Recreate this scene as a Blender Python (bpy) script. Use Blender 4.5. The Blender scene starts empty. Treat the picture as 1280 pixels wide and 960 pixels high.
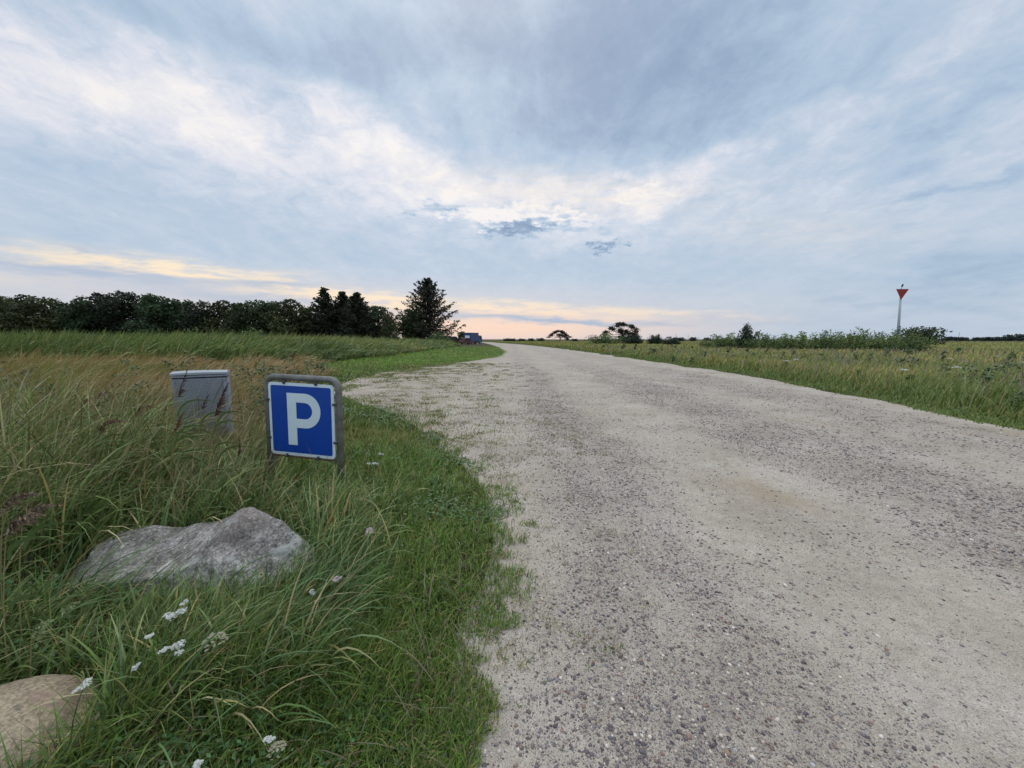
import bpy, math, random
import numpy as np
from mathutils import Vector, noise as mnoise
R = math.radians
C = bpy.context.scene.collection
sc = bpy.context.scene
rng = np.random.default_rng(7)
random.seed(7)

# ------------------------------------------------------------------ camera
F = 475.0                 # focal length in units of a 1280 wide frame
PITCH = math.atan(56 / F)
CAMH = 1.5
cam = bpy.data.cameras.new('camera')
cam.sensor_width = 36.0
cam.lens = F / 1280 * 36.0
cam.clip_start = 0.05
cam.clip_end = 6000
co = bpy.data.objects.new('camera', cam)
C.objects.link(co)
co.location = (0, 0, CAMH)
co.rotation_euler = (R(90) - PITCH, 0, 0)
sc.camera = co

def ray(px, py):
    x = (px - 640) / F
    y = (480 - py) / F
    return Vector((x, math.cos(PITCH) + math.sin(PITCH) * y, y * math.cos(PITCH) - math.sin(PITCH)))

def ground_at(px, py, z=0.0):          # measured place on the ground (or at height z)
    d = ray(px, py)
    t = (z - CAMH) / d.z
    return Vector((d.x * t, d.y * t, z))

def point_at(px, py, Y):               # measured place at depth Y
    d = ray(px, py)
    t = Y / d.y
    return Vector((d.x * t, Y, CAMH + d.z * t))

def azel(px, py):
    d = ray(px, py).normalized()
    return np.array([math.degrees(math.atan2(d.x, d.y)), math.degrees(math.asin(d.z))])

# ------------------------------------------------------------------ sun, exposure
SUN_EL, SUN_AZ = 50.0, -6.0
sun = bpy.data.lights.new('sun', 'SUN')
sun.energy = 1.1
sun.angle = R(60)
sun.color = (1.0, 0.965, 0.92)
so = bpy.data.objects.new('sun', sun)
C.objects.link(so)
so.rotation_euler = (R(90 - SUN_EL), 0, R(180 - SUN_AZ))
sc.view_settings.view_transform = 'Standard'
sc.view_settings.look = 'None'
sc.view_settings.gamma = 1
sc.view_settings.exposure = 0
sc.view_settings.use_curve_mapping = False
sc.cycles.max_bounces = 5
sc.cycles.diffuse_bounces = 3
sc.cycles.glossy_bounces = 2
sc.cycles.transmission_bounces = 3
sc.cycles.transparent_max_bounces = 4

# ------------------------------------------------------------------ node helpers
class NT:
    def __init__(s, tree):
        s.t = tree
        s.n = tree.nodes
        s.l = tree.links
    def put(s, sock, v):
        if v is None:
            return
        if isinstance(v, bpy.types.NodeSocket):
            s.l.new(v, sock)
        elif isinstance(v, (tuple, list)) and sock.type == 'RGBA' and len(v) == 3:
            sock.default_value = (*v, 1)
        else:
            sock.default_value = v
    def math(s, op, a, b=None, c=None, clamp=False):
        n = s.n.new('ShaderNodeMath')
        n.operation = op
        n.use_clamp = clamp
        for i, v in enumerate((a, b, c)):
            s.put(n.inputs[i], v)
        return n.outputs[0]
    def vmath(s, op, a, b=None, scale=None):
        n = s.n.new('ShaderNodeVectorMath')
        n.operation = op
        s.put(n.inputs[0], a)
        if b is not None:
            s.put(n.inputs[1], b)
        if scale is not None:
            s.put(n.inputs['Scale'], scale)
        return n.outputs['Value'] if op in ('LENGTH', 'DOT_PRODUCT', 'DISTANCE') else n.outputs[0]
    def sep(s, v):
        n = s.n.new('ShaderNodeSeparateXYZ')
        s.put(n.inputs[0], v)
        return n.outputs
    def comb(s, x, y, z=0.0):
        n = s.n.new('ShaderNodeCombineXYZ')
        s.put(n.inputs[0], x); s.put(n.inputs[1], y); s.put(n.inputs[2], z)
        return n.outputs[0]
    def noise(s, vec, scale, detail=4, rough=0.5, dist=0.0, color=False):
        n = s.n.new('ShaderNodeTexNoise')
        s.put(n.inputs['Vector'], vec)
        n.inputs['Scale'].default_value = scale
        n.inputs['Detail'].default_value = detail
        n.inputs['Roughness'].default_value = rough
        n.inputs['Distortion'].default_value = dist
        return n.outputs['Color' if color else 'Fac']
    def voro(s, vec, scale, feature='F1', out='Distance', rnd=1.0):
        n = s.n.new('ShaderNodeTexVoronoi')
        n.feature = feature
        s.put(n.inputs['Vector'], vec)
        n.inputs['Scale'].default_value = scale
        n.inputs['Randomness'].default_value = rnd
        return n.outputs[out]
    def ramp(s, fac, stops, interp='LINEAR'):
        n = s.n.new('ShaderNodeValToRGB')
        n.color_ramp.interpolation = interp
        e = n.color_ramp.elements
        while len(e) < len(stops):
            e.new(0.5)
        for k, (p, c) in enumerate(stops):
            e[k].position = p
            e[k].color = (*c, 1) if len(c) == 3 else c
        s.put(n.inputs[0], fac)
        return n.outputs[0]
    def mr(s, v, a, b, c=0.0, d=1.0, kind='SMOOTHSTEP'):
        n = s.n.new('ShaderNodeMapRange')
        n.interpolation_type = kind
        s.put(n.inputs[0], v)
        for i, x in enumerate((a, b, c, d)):
            n.inputs[i + 1].default_value = x
        return n.outputs[0]
    def mix(s, f, a, b, mode='MIX'):
        n = s.n.new('ShaderNodeMix')
        n.data_type = 'RGBA'
        n.blend_type = mode
        s.put(n.inputs['Factor'], f)
        s.put(n.inputs[6], a)
        s.put(n.inputs[7], b)
        return n.outputs[2]
    def mapping(s, v, loc=(0, 0, 0), rot=(0, 0, 0), scale=(1, 1, 1), kind='POINT'):
        n = s.n.new('ShaderNodeMapping')
        n.vector_type = kind
        s.put(n.inputs[0], v)
        n.inputs[1].default_value = loc
        n.inputs[2].default_value = rot
        n.inputs[3].default_value = scale
        return n.outputs[0]

def lin(r, g, b):
    return tuple(((c / 255) / 12.92 if c / 255 < 0.04045 else ((c / 255 + 0.055) / 1.055) ** 2.4) for c in (r, g, b))

# ------------------------------------------------------------------ sky
world = bpy.data.worlds.new('World')
sc.world = world
world.use_nodes = True
wt = world.node_tree
wt.nodes.clear()
w = NT(wt)
out = w.n.new('ShaderNodeOutputWorld')
bg = w.n.new('ShaderNodeBackground')
w.l.new(bg.outputs[0], out.inputs[0])
D = w.n.new('ShaderNodeTexCoord').outputs['Generated']
dx, dy, dz = w.sep(D)
AZ = w.math('MULTIPLY', w.math('ARCTAN2', dx, dy), 180 / math.pi)
EL = w.math('MULTIPLY', w.math('ARCSINE', dz), 180 / math.pi)
P = w.comb(AZ, EL)
# cloud-deck coordinates: where the view line meets a layer high above the ground
hz = w.math('ADD', w.math('MAXIMUM', dz, 0.0), 0.24)
PL = w.comb(w.math('DIVIDE', dx, hz), w.math('DIVIDE', dy, hz))

def warped(amp_az, amp_el, scale):
    nz = w.noise(PL, scale, 6, 0.58, color=True)
    nz = w.vmath('SUBTRACT', nz, (0.5, 0.5, 0.5))
    nz = w.vmath('MULTIPLY', nz, (amp_az, amp_el, 0))
    return w.vmath('ADD', P, nz)
PW = warped(26, 14, 2.3)
low_n = w.noise(w.vmath('MULTIPLY', P, (0.13, 0.75, 1)), 1.0, 6, 0.62, color=True)
PLOW = w.vmath('ADD', P, w.vmath('MULTIPLY', w.vmath('SUBTRACT', low_n, (0.5, 0.5, 0.5)), (16, 2.8, 0)))
fine_n = w.noise(w.vmath('MULTIPLY', P, (0.35, 0.8, 1)), 1.0, 7, 0.66, color=True)
PFINE = w.vmath('ADD', P, w.vmath('MULTIPLY', w.vmath('SUBTRACT', fine_n, (0.5, 0.5, 0.5)), (19, 7.0, 0)))

def ell(px, py, hx, hy, rot, amp, vec=None, soft=0.0):
    """elongated cloud patch, centre + half axes measured as directions in the sky"""
    c = azel(px, py)
    a = R(rot)
    m1 = azel(px + hx * math.cos(a), py + hx * math.sin(a)) - c
    m2 = azel(px - hy * math.sin(a), py + hy * math.cos(a)) - c
    L1 = np.hypot(*m1)
    ang = math.atan2(m1[1], m1[0])
    L2 = abs(-math.sin(ang) * m2[0] + math.cos(ang) * m2[1])
    v = w.mapping(vec or PW, (c[0], c[1], 0), (0, 0, ang), (L1, L2, 1), 'TEXTURE')
    r = w.vmath('LENGTH', v)
    return w.mr(r, soft, 1.6, amp, 0.0)

def total(items, vec, base):
    acc = base
    for it in items:
        e = ell(*it, vec=vec)
        acc = e if acc is None else w.math('ADD', acc, e)
    return acc
#SKYPARAMS
n1 = w.math('SUBTRACT', w.noise(w.mapping(PL, rot=(0, 0, R(6)), scale=(1.0, 0.6, 1)), 2.6, 7, 0.58, 0.4), 0.5)
n2 = w.math('SUBTRACT', w.noise(w.mapping(PL, rot=(0, 0, R(-14)), scale=(2.0, 1.0, 1)), 4.0, 8, 0.6, 0.6), 0.5)
dens = total([
    (740, 50, 380, 130, 0, -0.25),
    (700, 165, 140, 50, 0, -0.08),
    (330, 40, 300, 40, 8, -0.14),
    (60, 25, 120, 45, 0, -0.05),
    (1050, 60, 260, 60, -8, -0.03),
    (230, 118, 290, 40, 21, 0.21),
    (110, 100, 170, 50, 14, 0.12),
    (300, 190, 330, 60, 12, 0.08),
    (455, 150, 80, 36, 25, 0.24),
    (540, 215, 120, 40, 22, 0.13),
    (650, 258, 160, 30, 4, 0.22),
    (800, 238, 80, 20, -8, 0.28),
    (880, 205, 110, 26, -24, 0.18),
    (1060, 125, 230, 30, -28, 0.11),
    (1180, 235, 140, 10, -12, -0.16),
    (1130, 195, 180, 18, -24, -0.06),
    (1200, 160, 120, 20, -14, -0.07),
    (1000, 250, 260, 40, 0, 0.05),
    (200, 270, 420, 45, 5, -0.02),
    (1180, 345, 170, 36, -6, -0.14),
    (700, 340, 330, 24, 0, -0.05),
], PW, 0.53)
n3 = w.math('SUBTRACT', w.noise(w.vmath('ADD', PL, w.vmath('SCALE', w.noise(PL, 5.0, 5, 0.6, color=True), scale=0.25)), 10, 8, 0.62, 0.3), 0.5)
calm = w.mr(EL, 3, 24, 0.25, 1.0)
dens = w.math('ADD', dens, w.math('MULTIPLY', n1, w.math('MULTIPLY', calm, 0.30)))
dens = w.math('ADD', dens, w.math('MULTIPLY', n2, w.math('MULTIPLY', calm, 0.28)))
# billows show mostly where the cloud is thin and bright
billow = w.mr(dens, 0.40, 0.75, 0.24, 0.75)
dens = w.math('ADD', dens, w.math('MULTIPLY', n3, w.math('MULTIPLY', calm, billow)))
spots = total([
    (645, 270, 60, 10, 0, 0.42),
    (600, 275, 40, 8, 8, 0.26),
    (800, 240, 34, 8, -10, 0.25),
    (700, 275, 60, 8, 0, 0.2),
    (540, 264, 24, 11, 0, -0.38),
    (650, 285, 44, 9, 0, -0.40),
    (675, 275, 22, 9, 0, -0.35),
    (700, 262, 18, 7, -10, -0.2),
    (762, 306, 17, 8, -12, -0.40),
    (720, 285, 26, 7, 0, -0.2),
], PFINE, None)
dens = w.math('ADD', dens, spots)
skycol = w.ramp(dens, [
    (0.10, lin(124, 148, 181)),
    (0.28, lin(147, 169, 197)),
    (0.44, lin(175, 196, 218)),
    (0.58, lin(199, 211, 227)),
    (0.74, lin(223, 226, 236)),
    (0.95, lin(247, 243, 241)),
])
# low bands of warm light and blue cloud along the horizon
warm = total([
    (110, 328, 260, 13, 4, 0.62),
    (380, 364, 200, 13, 7, 0.55),
    (20, 345, 150, 12, 0, 0.22),
    (650, 386, 190, 9, 3, 0.72),
    (470, 380, 120, 10, 4, 0.60),
    (860, 392, 130, 6, 2, 0.35),
    (1000, 290, 200, 30, 0, 0.12),
    (700, 240, 200, 26, 0, 0.22),
], PLOW, None)
blue = total([
    (110, 342, 150, 7, 5, 1.0),
    (340, 356, 80, 6, 3, 0.9),
    (330, 372, 110, 7, 4, 0.8),
    (640, 397, 150, 5, 3, 0.95),
    (760, 404, 110, 4, 2, 0.6),
    (105, 315, 20, 5, 0, 0.6),
    (960, 400, 200, 9, 0, 0.3),
], PLOW, None)
glow = w.math('ADD', ell(625, 412, 240, 22, 0, 0.9, vec=P), ell(430, 385, 480, 34, 0, 0.30, vec=P), clamp=True)
warm = w.math('MULTIPLY', warm, w.mr(w.noise(w.vmath('MULTIPLY', P, (0.2, 1.1, 1)), 1.0, 5, 0.6), 0.36, 0.56, 0.25, 1.25), clamp=True)
col = w.mix(w.math('MULTIPLY', warm, 1.0, clamp=True), skycol, lin(255, 236, 208))
col = w.mix(glow, col, lin(253, 222, 203))
col = w.mix(w.math('MULTIPLY', blue, 0.9, clamp=True), col, lin(174, 190, 214))
# unseen sky overhead and behind is brightened as added light on the ground
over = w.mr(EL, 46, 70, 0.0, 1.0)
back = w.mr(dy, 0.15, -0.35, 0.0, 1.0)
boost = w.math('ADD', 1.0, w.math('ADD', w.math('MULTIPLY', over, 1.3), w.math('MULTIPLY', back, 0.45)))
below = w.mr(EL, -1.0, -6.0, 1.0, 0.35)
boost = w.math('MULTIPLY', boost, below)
sky = w.n.new('ShaderNodeTexSky')
sky.sky_type = 'NISHITA'
sky.sun_disc = False
sky.sun_elevation = R(SUN_EL)
sky.sun_rotation = R(SUN_AZ)
sky.altitude = 10
sky.air_density = 1.2
sky.dust_density = 3.0
# clear air shows only faintly through the cloud
STR = 0.12
clear = sky.outputs[0]
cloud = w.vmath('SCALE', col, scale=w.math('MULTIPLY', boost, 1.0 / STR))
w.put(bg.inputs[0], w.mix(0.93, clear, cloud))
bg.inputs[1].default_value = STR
world.cycles.sampling_method = 'MANUAL'
world.cycles.sample_map_resolution = 1024

# ------------------------------------------------------------------ mesh helpers
def link(o, parent=None):
    C.objects.link(o)
    if parent is not None:
        o.parent = parent
    return o

def np_mesh(name, V, Q, mat, col=None, smooth=False, parent=None, mats=None, mi=None):
    """V (N,3) points, Q (M,k) faces of equal size"""
    me = bpy.data.meshes.new(name)
    V = np.ascontiguousarray(V, dtype=np.float32)
    Q = np.ascontiguousarray(Q, dtype=np.int32)
    k = Q.shape[1]
    me.vertices.add(len(V)); me.vertices.foreach_set('co', V.ravel())
    me.loops.add(Q.size); me.loops.foreach_set('vertex_index', Q.ravel())
    me.polygons.add(len(Q)); me.polygons.foreach_set('loop_start', np.arange(0, Q.size, k, dtype=np.int32))
    if smooth:
        me.polygons.foreach_set('use_smooth', np.ones(len(Q), dtype=bool))
    me.update(calc_edges=True)
    if col is not None:
        a = me.color_attributes.new('tint', 'FLOAT_COLOR', 'POINT')
        cc = np.ones((len(V), 4), dtype=np.float32); cc[:, :3] = col
        a.data.foreach_set('color', cc.ravel())
    for m in (mats or [mat]):
        me.materials.append(m)
    if mi is not None:
        me.polygons.foreach_set('material_index', np.asarray(mi, dtype=np.int32))
    return link(bpy.data.objects.new(name, me), parent)

def py_mesh(name, V, Fc, mat, smooth=False, parent=None, bevel=0.0, mats=None, mi=None):
    me = bpy.data.meshes.new(name)
    me.from_pydata([tuple(v) for v in V], [], Fc)
    for m in (mats or [mat]):
        me.materials.append(m)
    if mi is not None:
        me.polygons.foreach_set('material_index', mi)
    if smooth:
        me.polygons.foreach_set('use_smooth', [True] * len(Fc))
    me.update()
    o = link(bpy.data.objects.new(name, me), parent)
    if bevel:
        b = o.modifiers.new('bevel', 'BEVEL'); b.width = bevel; b.segments = 2; b.limit_method = 'ANGLE'
    return o

class MB:
    """collects simple solids into one mesh"""
    def __init__(s):
        s.V = []; s.F = []
    def add(s, V, Fc):
        o = len(s.V)
        s.V += [Vector(v) for v in V]
        s.F += [tuple(i + o for i in f) for f in Fc]
        return s
    def box(s, x0, x1, y0, y1, z0, z1):
        return s.add([(x0, y0, z0), (x1, y0, z0), (x1, y1, z0), (x0, y1, z0), (x0, y0, z1), (x1, y0, z1), (x1, y1, z1), (x0, y1, z1)],
                     [(0, 3, 2, 1), (4, 5, 6, 7), (0, 1, 5, 4), (1, 2, 6, 5), (2, 3, 7, 6), (3, 0, 4, 7)])
    def tube(s, pts, rad, sides=8, cap=True):
        pts = [Vector(p) for p in pts]
        if not isinstance(rad, (list, tuple)):
            rad = [rad] * len(pts)
        V = []; Fc = []
        up = Vector((0, 0, 1))
        prev = None
        for i, p in enumerate(pts):
            t = (pts[min(i + 1, len(pts) - 1)] - pts[max(i - 1, 0)]).normalized()
            if prev is None:
                a = t.cross(up if abs(t.z) < 0.9 else Vector((1, 0, 0))).normalized()
            else:
                a = (prev - t * prev.dot(t)).normalized()
            prev = a
            b = t.cross(a)
            for k in range(sides):
                th = 2 * math.pi * k / sides
                V.append(p + (a * math.cos(th) + b * math.sin(th)) * rad[i])
        n = len(pts)
        for i in range(n - 1):
            for k in range(sides):
                k2 = (k + 1) % sides
                Fc.append((i * sides + k, i * sides + k2, (i + 1) * sides + k2, (i + 1) * sides + k))
        if cap:
            Fc.append(tuple(range(sides))[::-1])
            Fc.append(tuple((n - 1) * sides + k for k in range(sides)))
        return s.add(V, Fc)
    def prism(s, outline, y0, y1):
        """outline (x,z) counter-clockwise seen from -y, extruded y0..y1"""
        n = len(outline)
        V = [(x, y0, z) for x, z in outline] + [(x, y1, z) for x, z in outline]
        Fc = [tuple(range(n)), tuple(range(n, 2 * n))[::-1]]
        for i in range(n):
            j = (i + 1) % n
            Fc.append((i, i + n, j + n, j))
        return s.add(V, Fc)
    def move(s, M):
        s.V = [M @ v for v in s.V]
        return s
    def build(s, name, mat, parent=None, smooth=False, bevel=0.0):
        return py_mesh(name, s.V, s.F, mat, smooth, parent, bevel)

def tag(o, label=None, cat=None, group=None, kind=None):
    if label: o['label'] = label
    if cat: o['category'] = cat
    if group: o['group'] = group
    if kind: o['kind'] = kind
    return o

def empty(name, loc=(0, 0, 0), rz=0.0):
    o = bpy.data.objects.new(name, None)
    o.location = loc; o.rotation_euler = (0, 0, rz)
    o.empty_display_size = 0.2
    return link(o)

def copy_tree(o, parent=None):
    c = o.copy()
    C.objects.link(c)
    c.parent = parent
    for ch in [x for x in C.objects if x.parent == o]:
        copy_tree(ch, c)
    return c

# ------------------------------------------------------------------ materials
def new_mat(name):
    m = bpy.data.materials.new(name)
    m.use_nodes = True
    t = NT(m.node_tree)
    p = t.n['Principled BSDF']
    return m, t, p

def plain(name, col, rough=0.6, metal=0.0, var=0.12, scale=6.0, bump=0.0, bscale=60.0, spec=0.4):
    m, t, p = new_mat(name)
    oc = t.n.new('ShaderNodeTexCoord').outputs['Object']
    f = t.noise(oc, scale, 6, 0.62)
    c = t.mix(f, tuple(x * (1 - var * 2) for x in col), tuple(min(1, x * (1 + var * 2)) for x in col))
    t.put(p.inputs['Base Color'], c)
    p.inputs['Roughness'].default_value = rough
    p.inputs['Metallic'].default_value = metal
    p.inputs['Specular IOR Level'].default_value = spec
    if bump:
        b = t.n.new('ShaderNodeBump')
        b.inputs['Strength'].default_value = bump
        b.inputs['Distance'].default_value = 0.01
        t.put(b.inputs['Height'], t.noise(oc, bscale, 4, 0.6))
        t.put(p.inputs['Normal'], b.outputs[0])
    return m

def tinted(name, rough=0.6, transl=0.25, spec=0.25):
    m, t, p = new_mat(name)
    at = t.n.new('ShaderNodeAttribute'); at.attribute_name = 'tint'
    t.put(p.inputs['Base Color'], at.outputs['Color'])
    p.inputs['Roughness'].default_value = rough
    p.inputs['Specular IOR Level'].default_value = spec
    if transl:
        tr = t.n.new('ShaderNodeBsdfTranslucent')
        t.put(tr.inputs['Color'], at.outputs['Color'])
        mx = t.n.new('ShaderNodeMixShader')
        mx.inputs[0].default_value = transl
        t.l.new(p.outputs[0], mx.inputs[1]); t.l.new(tr.outputs[0], mx.inputs[2])
        t.l.new(mx.outputs[0], t.n['Material Output'].inputs[0])
    return m

M_blade = tinted('grass_blade', 0.5, 0.18, 0.35)
M_leaf = tinted('leaf', 0.6, 0.22, 0.2)
M_stone = tinted('pebble', 0.75, 0.0, 0.3)
M_bark = plain('bark', (0.075, 0.06, 0.048), 0.9, bump=0.6, bscale=14, scale=3)

# ------------------------------------------------------------------ where the road lies (measured)
Lpx = [(455, 1100), (520, 1000), (566, 960), (598, 905), (632, 862), (622, 815), (624, 765), (648, 722), (652, 672),
       (640, 632), (616, 592), (588, 566), (535, 537), (492, 514), (448, 500), (418, 488), (440, 477), (482, 466),
       (535, 458), (590, 452), (628, 446), (634, 440), (626, 434.5), (614, 430.6), (606, 428.6)]
Rpx = [(1500, 610), (1280, 543), (1180, 522), (1100, 504), (1020, 488), (960, 476), (870, 461), (800, 450.5), (740, 441.5), (700, 436), (655, 431), (622, 428.6), (614, 427.9)]
Lg = [ground_at(*p) for p in Lpx]
Rg = [ground_at(*p) for p in Rpx]
Lg.sort(key=lambda v: v.y); Rg.sort(key=lambda v: v.y)
ly = np.array([-20, 0.2] + [v.y for v in Lg] + [260, 400]); lx = np.array([-0.9, -0.6] + [v.x for v in Lg] + [-24, -70])
ry = np.array([-20, 1.0] + [v.y for v in Rg] + [420]); rx = np.array([7.6, 7.9] + [v.x for v in Rg] + [-66])
print('L', [(round(a, 1), round(b, 2)) for a, b in zip(ly, lx)])
print('R', [(round(a, 1), round(b, 2)) for a, b in zip(ry, rx)])

def vnoise(x, y, s, seed=0):
    """cheap smooth value noise on arrays, -1..1"""
    x = np.asarray(x, float) * s + seed * 17.3; y = np.asarray(y, float) * s + seed * 7.7
    xi = np.floor(x).astype(np.int64); yi = np.floor(y).astype(np.int64)
    fx = x - xi; fy = y - yi
    fx = fx * fx * (3 - 2 * fx); fy = fy * fy * (3 - 2 * fy)
    def h(a, b):
        n = (a * 374761393 + b * 668265263 + seed * 974634777) & 0x7fffffff
        n = ((n ^ (n >> 13)) * 1274126177) & 0x7fffffff
        return ((n ^ (n >> 16)) & 0xffff) / 32767.5 - 1
    return (h(xi, yi) * (1 - fx) + h(xi + 1, yi) * fx) * (1 - fy) + (h(xi, yi + 1) * (1 - fx) + h(xi + 1, yi + 1) * fx) * fy

def fbm(x, y, s, seed=0, oct=3):
    r = 0; a = 1; t = 0
    for k in range(oct):
        r = r + a * vnoise(x, y, s * 2 ** k, seed + k * 3); t += a; a *= 0.5
    return r / t

def left_edge(y):
    y = np.asarray(y, float)
    return np.interp(y, ly, lx) + 0.16 * fbm(y * 0 + 3.1, y, 1.3, 5, 4) * np.clip(y / 3, 0.5, 2.5)
def right_edge(y):
    y = np.asarray(y, float)
    return np.interp(y, ry, rx) + 0.30 * fbm(y * 0 + 9.1, y, 0.6, 8, 4) * np.clip(y / 10, 0.5, 1.5)

def terrain(x, y):
    x = np.asarray(x, float); y = np.asarray(y, float)
    e = np.minimum(np.abs(x - np.interp(y, ly, lx)), np.abs(x - np.interp(y, ry, rx)))
    inside = (x > np.interp(y, ly, lx)) & (x < np.interp(y, ry, rx))
    e = np.where(inside, 0, e)
    k = np.clip(e / 1.5, 0, 1)
    return k * (0.04 * fbm(x, y, 0.7, 2) + 0.10 * fbm(x, y, 0.06, 4) + 0.02) - 0.004

# ------------------------------------------------------------------ ground sheet
gx = np.concatenate([-np.geomspace(4000, 22, 40), np.linspace(-20, 20, 161), np.geomspace(22, 4000, 40)])
gy = np.concatenate([-np.geomspace(600, 6, 14), np.linspace(-5, 25, 121), np.geomspace(25.5, 4500, 90)])
GX, GY = np.meshgrid(gx, gy)
GZ = terrain(GX, GY)
GZ = np.where(np.hypot(GX, GY) > 400, 0, GZ)
nx, ny = len(gx), len(gy)
idx = np.arange(nx * ny).reshape(ny, nx)
Q = np.stack([idx[:-1, :-1], idx[:-1, 1:], idx[1:, 1:], idx[1:, :-1]], -1).reshape(-1, 4)
m, t, p = new_mat('meadow_soil')
oc = t.n.new('ShaderNodeTexCoord').outputs['Object']
a = t.noise(oc, 0.08, 6, 0.6); b = t.noise(oc, 1.6, 8, 0.65); c = t.noise(oc, 40, 5, 0.7)
c1 = t.ramp(a, [(0.35, (0.075, 0.085, 0.028)), (0.5, (0.12, 0.115, 0.04)), (0.65, (0.17, 0.14, 0.06))])
c2 = t.ramp(b, [(0.3, (0.025, 0.026, 0.014)), (0.55, (0.05, 0.045, 0.024)), (0.75, (0.10, 0.08, 0.045))])
cc = t.mix(0.7, c1, c2)
cc = t.mix(0.8, cc, t.ramp(c, [(0.3, (0.45, 0.45, 0.45)), (0.7, (1.25, 1.25, 1.2))]), 'MULTIPLY')
t.put(p.inputs['Base Color'], cc); p.inputs['Roughness'].default_value = 0.95
p.inputs['Specular IOR Level'].default_value = 0.1
bp = t.n.new('ShaderNodeBump'); bp.inputs['Strength'].default_value = 0.7; bp.inputs['Distance'].default_value = 0.03
t.put(bp.inputs['Height'], c); t.put(p.inputs['Normal'], bp.outputs[0])
g = np_mesh('ground', np.stack([GX.ravel(), GY.ravel(), GZ.ravel()], 1), Q, m, smooth=True)
tag(g, 'flat meadow ground under the grass on both sides of the track', 'ground', kind='structure')

# ------------------------------------------------------------------ gravel road
yy = np.concatenate([np.arange(-6, 12, 0.06), np.geomspace(12, 400, 420)])
u = np.linspace(0, 1, 90)
u = u + 0.0
YY = np.repeat(yy[:, None], len(u), 1)
LE = left_edge(yy)[:, None] - 0.28; RE = right_edge(yy)[:, None] + 0.35
XX = LE + (RE - LE) * u[None, :]
def bands(x, y):
    """1 = loose stones lie thick, 0 = worn sandy wheel track"""
    w_ = x + 0.35 * fbm(x, y, 0.25, 31, 3) + 0.010 * np.clip(y - 5, 0, 40)
    k = np.interp(w_, [-3, -0.4, 0.25, 0.7, 1.25, 1.75, 2.9, 3.5, 4.6, 5.3, 5.9, 6.6, 7.6, 8.6],
                     [0.25, 0.25, 0.42, 0.85, 0.85, 0.34, 0.18, 0.72, 0.8, 0.45, 0.35, 0.68, 0.75, 0.2])
    return np.clip(k + 0.35 * fbm(x, y, 0.9, 41, 3) + 0.12 * fbm(x * 3, y, 2.0, 44, 2), 0, 1)
BB = bands(XX, YY)
ZZ = 0.008 + 0.012 * BB + 0.012 * fbm(XX, YY, 0.5, 50) + 0.004 * fbm(XX, YY, 4, 51)
edge = np.minimum(u, 1 - u)[None, :] * (RE - LE)  # the turf overgrows this outer strip
ZZ = np.where(edge < 0.02, -0.02, ZZ)
nx, ny = len(u), len(yy)
idx = np.arange(nx * ny).reshape(ny, nx)
Q = np.stack([idx[:-1, :-1], idx[:-1, 1:], idx[1:, 1:], idx[1:, :-1]], -1).reshape(-1, 4)
bay = np.clip(1 - np.abs(XX + 3.5) / 3.6, 0, 1) * np.clip((YY - 4) / 4, 0, 1)
colr = np.stack([BB, np.clip((XX - LE) / 1.2, 0, 1), bay], -1).reshape(-1, 3)
m, t, p = new_mat('gravel_surface')
oc = t.n.new('ShaderNodeTexCoord').outputs['Object']
at = t.n.new('ShaderNodeAttribute'); at.attribute_name = 'tint'
sp = t.n.new('ShaderNodeSeparateColor'); t.l.new(at.outputs['Color'], sp.inputs[0])
band = sp.outputs[0]; bayf = sp.outputs[2]
sand = t.ramp(t.noise(oc, 1.1, 8, 0.62), [(0.3, (0.355, 0.293, 0.225)), (0.5, (0.45, 0.378, 0.298)), (0.66, (0.495, 0.428, 0.348)), (0.85, (0.43, 0.34, 0.24))])
sand = t.mix(1.0, sand, t.ramp(t.noise(oc, 140, 4, 0.8), [(0.36, (0.55, 0.54, 0.54)), (0.5, (0.98, 0.98, 0.98)), (0.66, (1.2, 1.2, 1.2))]), 'MULTIPLY')
sand = t.mix(0.7, sand, t.ramp(t.noise(oc, 14, 7, 0.8), [(0.35, (0.72, 0.71, 0.70)), (0.5, (1.0, 1.0, 1.0)), (0.66, (1.16, 1.16, 1.16))]), 'MULTIPLY')
# ochre worn patch in the wheel track
och = t.mr(t.noise(t.mapping(oc, scale=(1, 0.45, 1)), 0.9, 4, 0.5), 0.54, 0.70)
sand = t.mix(t.math('MULTIPLY', och, t.math('MULTIPLY', 0.55, t.math('SUBTRACT', 1.0, band))), sand, (0.33, 0.245, 0.145))
sand = t.mix(t.math('MULTIPLY', bayf, 0.35), sand, (0.30, 0.245, 0.165))
def layer(base, scale, lo, hi, dark, light, off):
    v = t.n.new('ShaderNodeTexVoronoi'); v.inputs['Scale'].default_value = scale
    wv = t.vmath('ADD', t.mapping(oc, loc=(off, off * 2, 0), scale=(1, 1.0, 1)), t.vmath('SCALE', t.noise(oc, scale * 1.7, 3, 0.6, color=True), scale=0.6 / scale))
    t.put(v.inputs['Vector'], wv)
    pick = t.n.new('ShaderNodeSeparateColor'); t.l.new(v.outputs['Color'], pick.inputs[0])
    thr = t.mr(band, 0.0, 1.0, lo, hi, 'LINEAR')
    ison = t.math('LESS_THAN', pick.outputs[0], thr)
    rad = t.math('MULTIPLY_ADD', pick.outputs[1], 0.28, 0.16)
    body = t.mr(t.math('DIVIDE', v.outputs['Distance'], rad), 1.0, 0.8, 0.0, 1.0)
    mask = t.math('MULTIPLY', ison, body)
    c = t.ramp(pick.outputs[2], [(0.0, dark), (0.35, tuple(x * 1.6 for x in dark)), (0.62, (0.20, 0.175, 0.175)), (0.85, (0.33, 0.29, 0.27)), (1.0, light)])
    return t.mix(mask, base, c), mask
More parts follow.
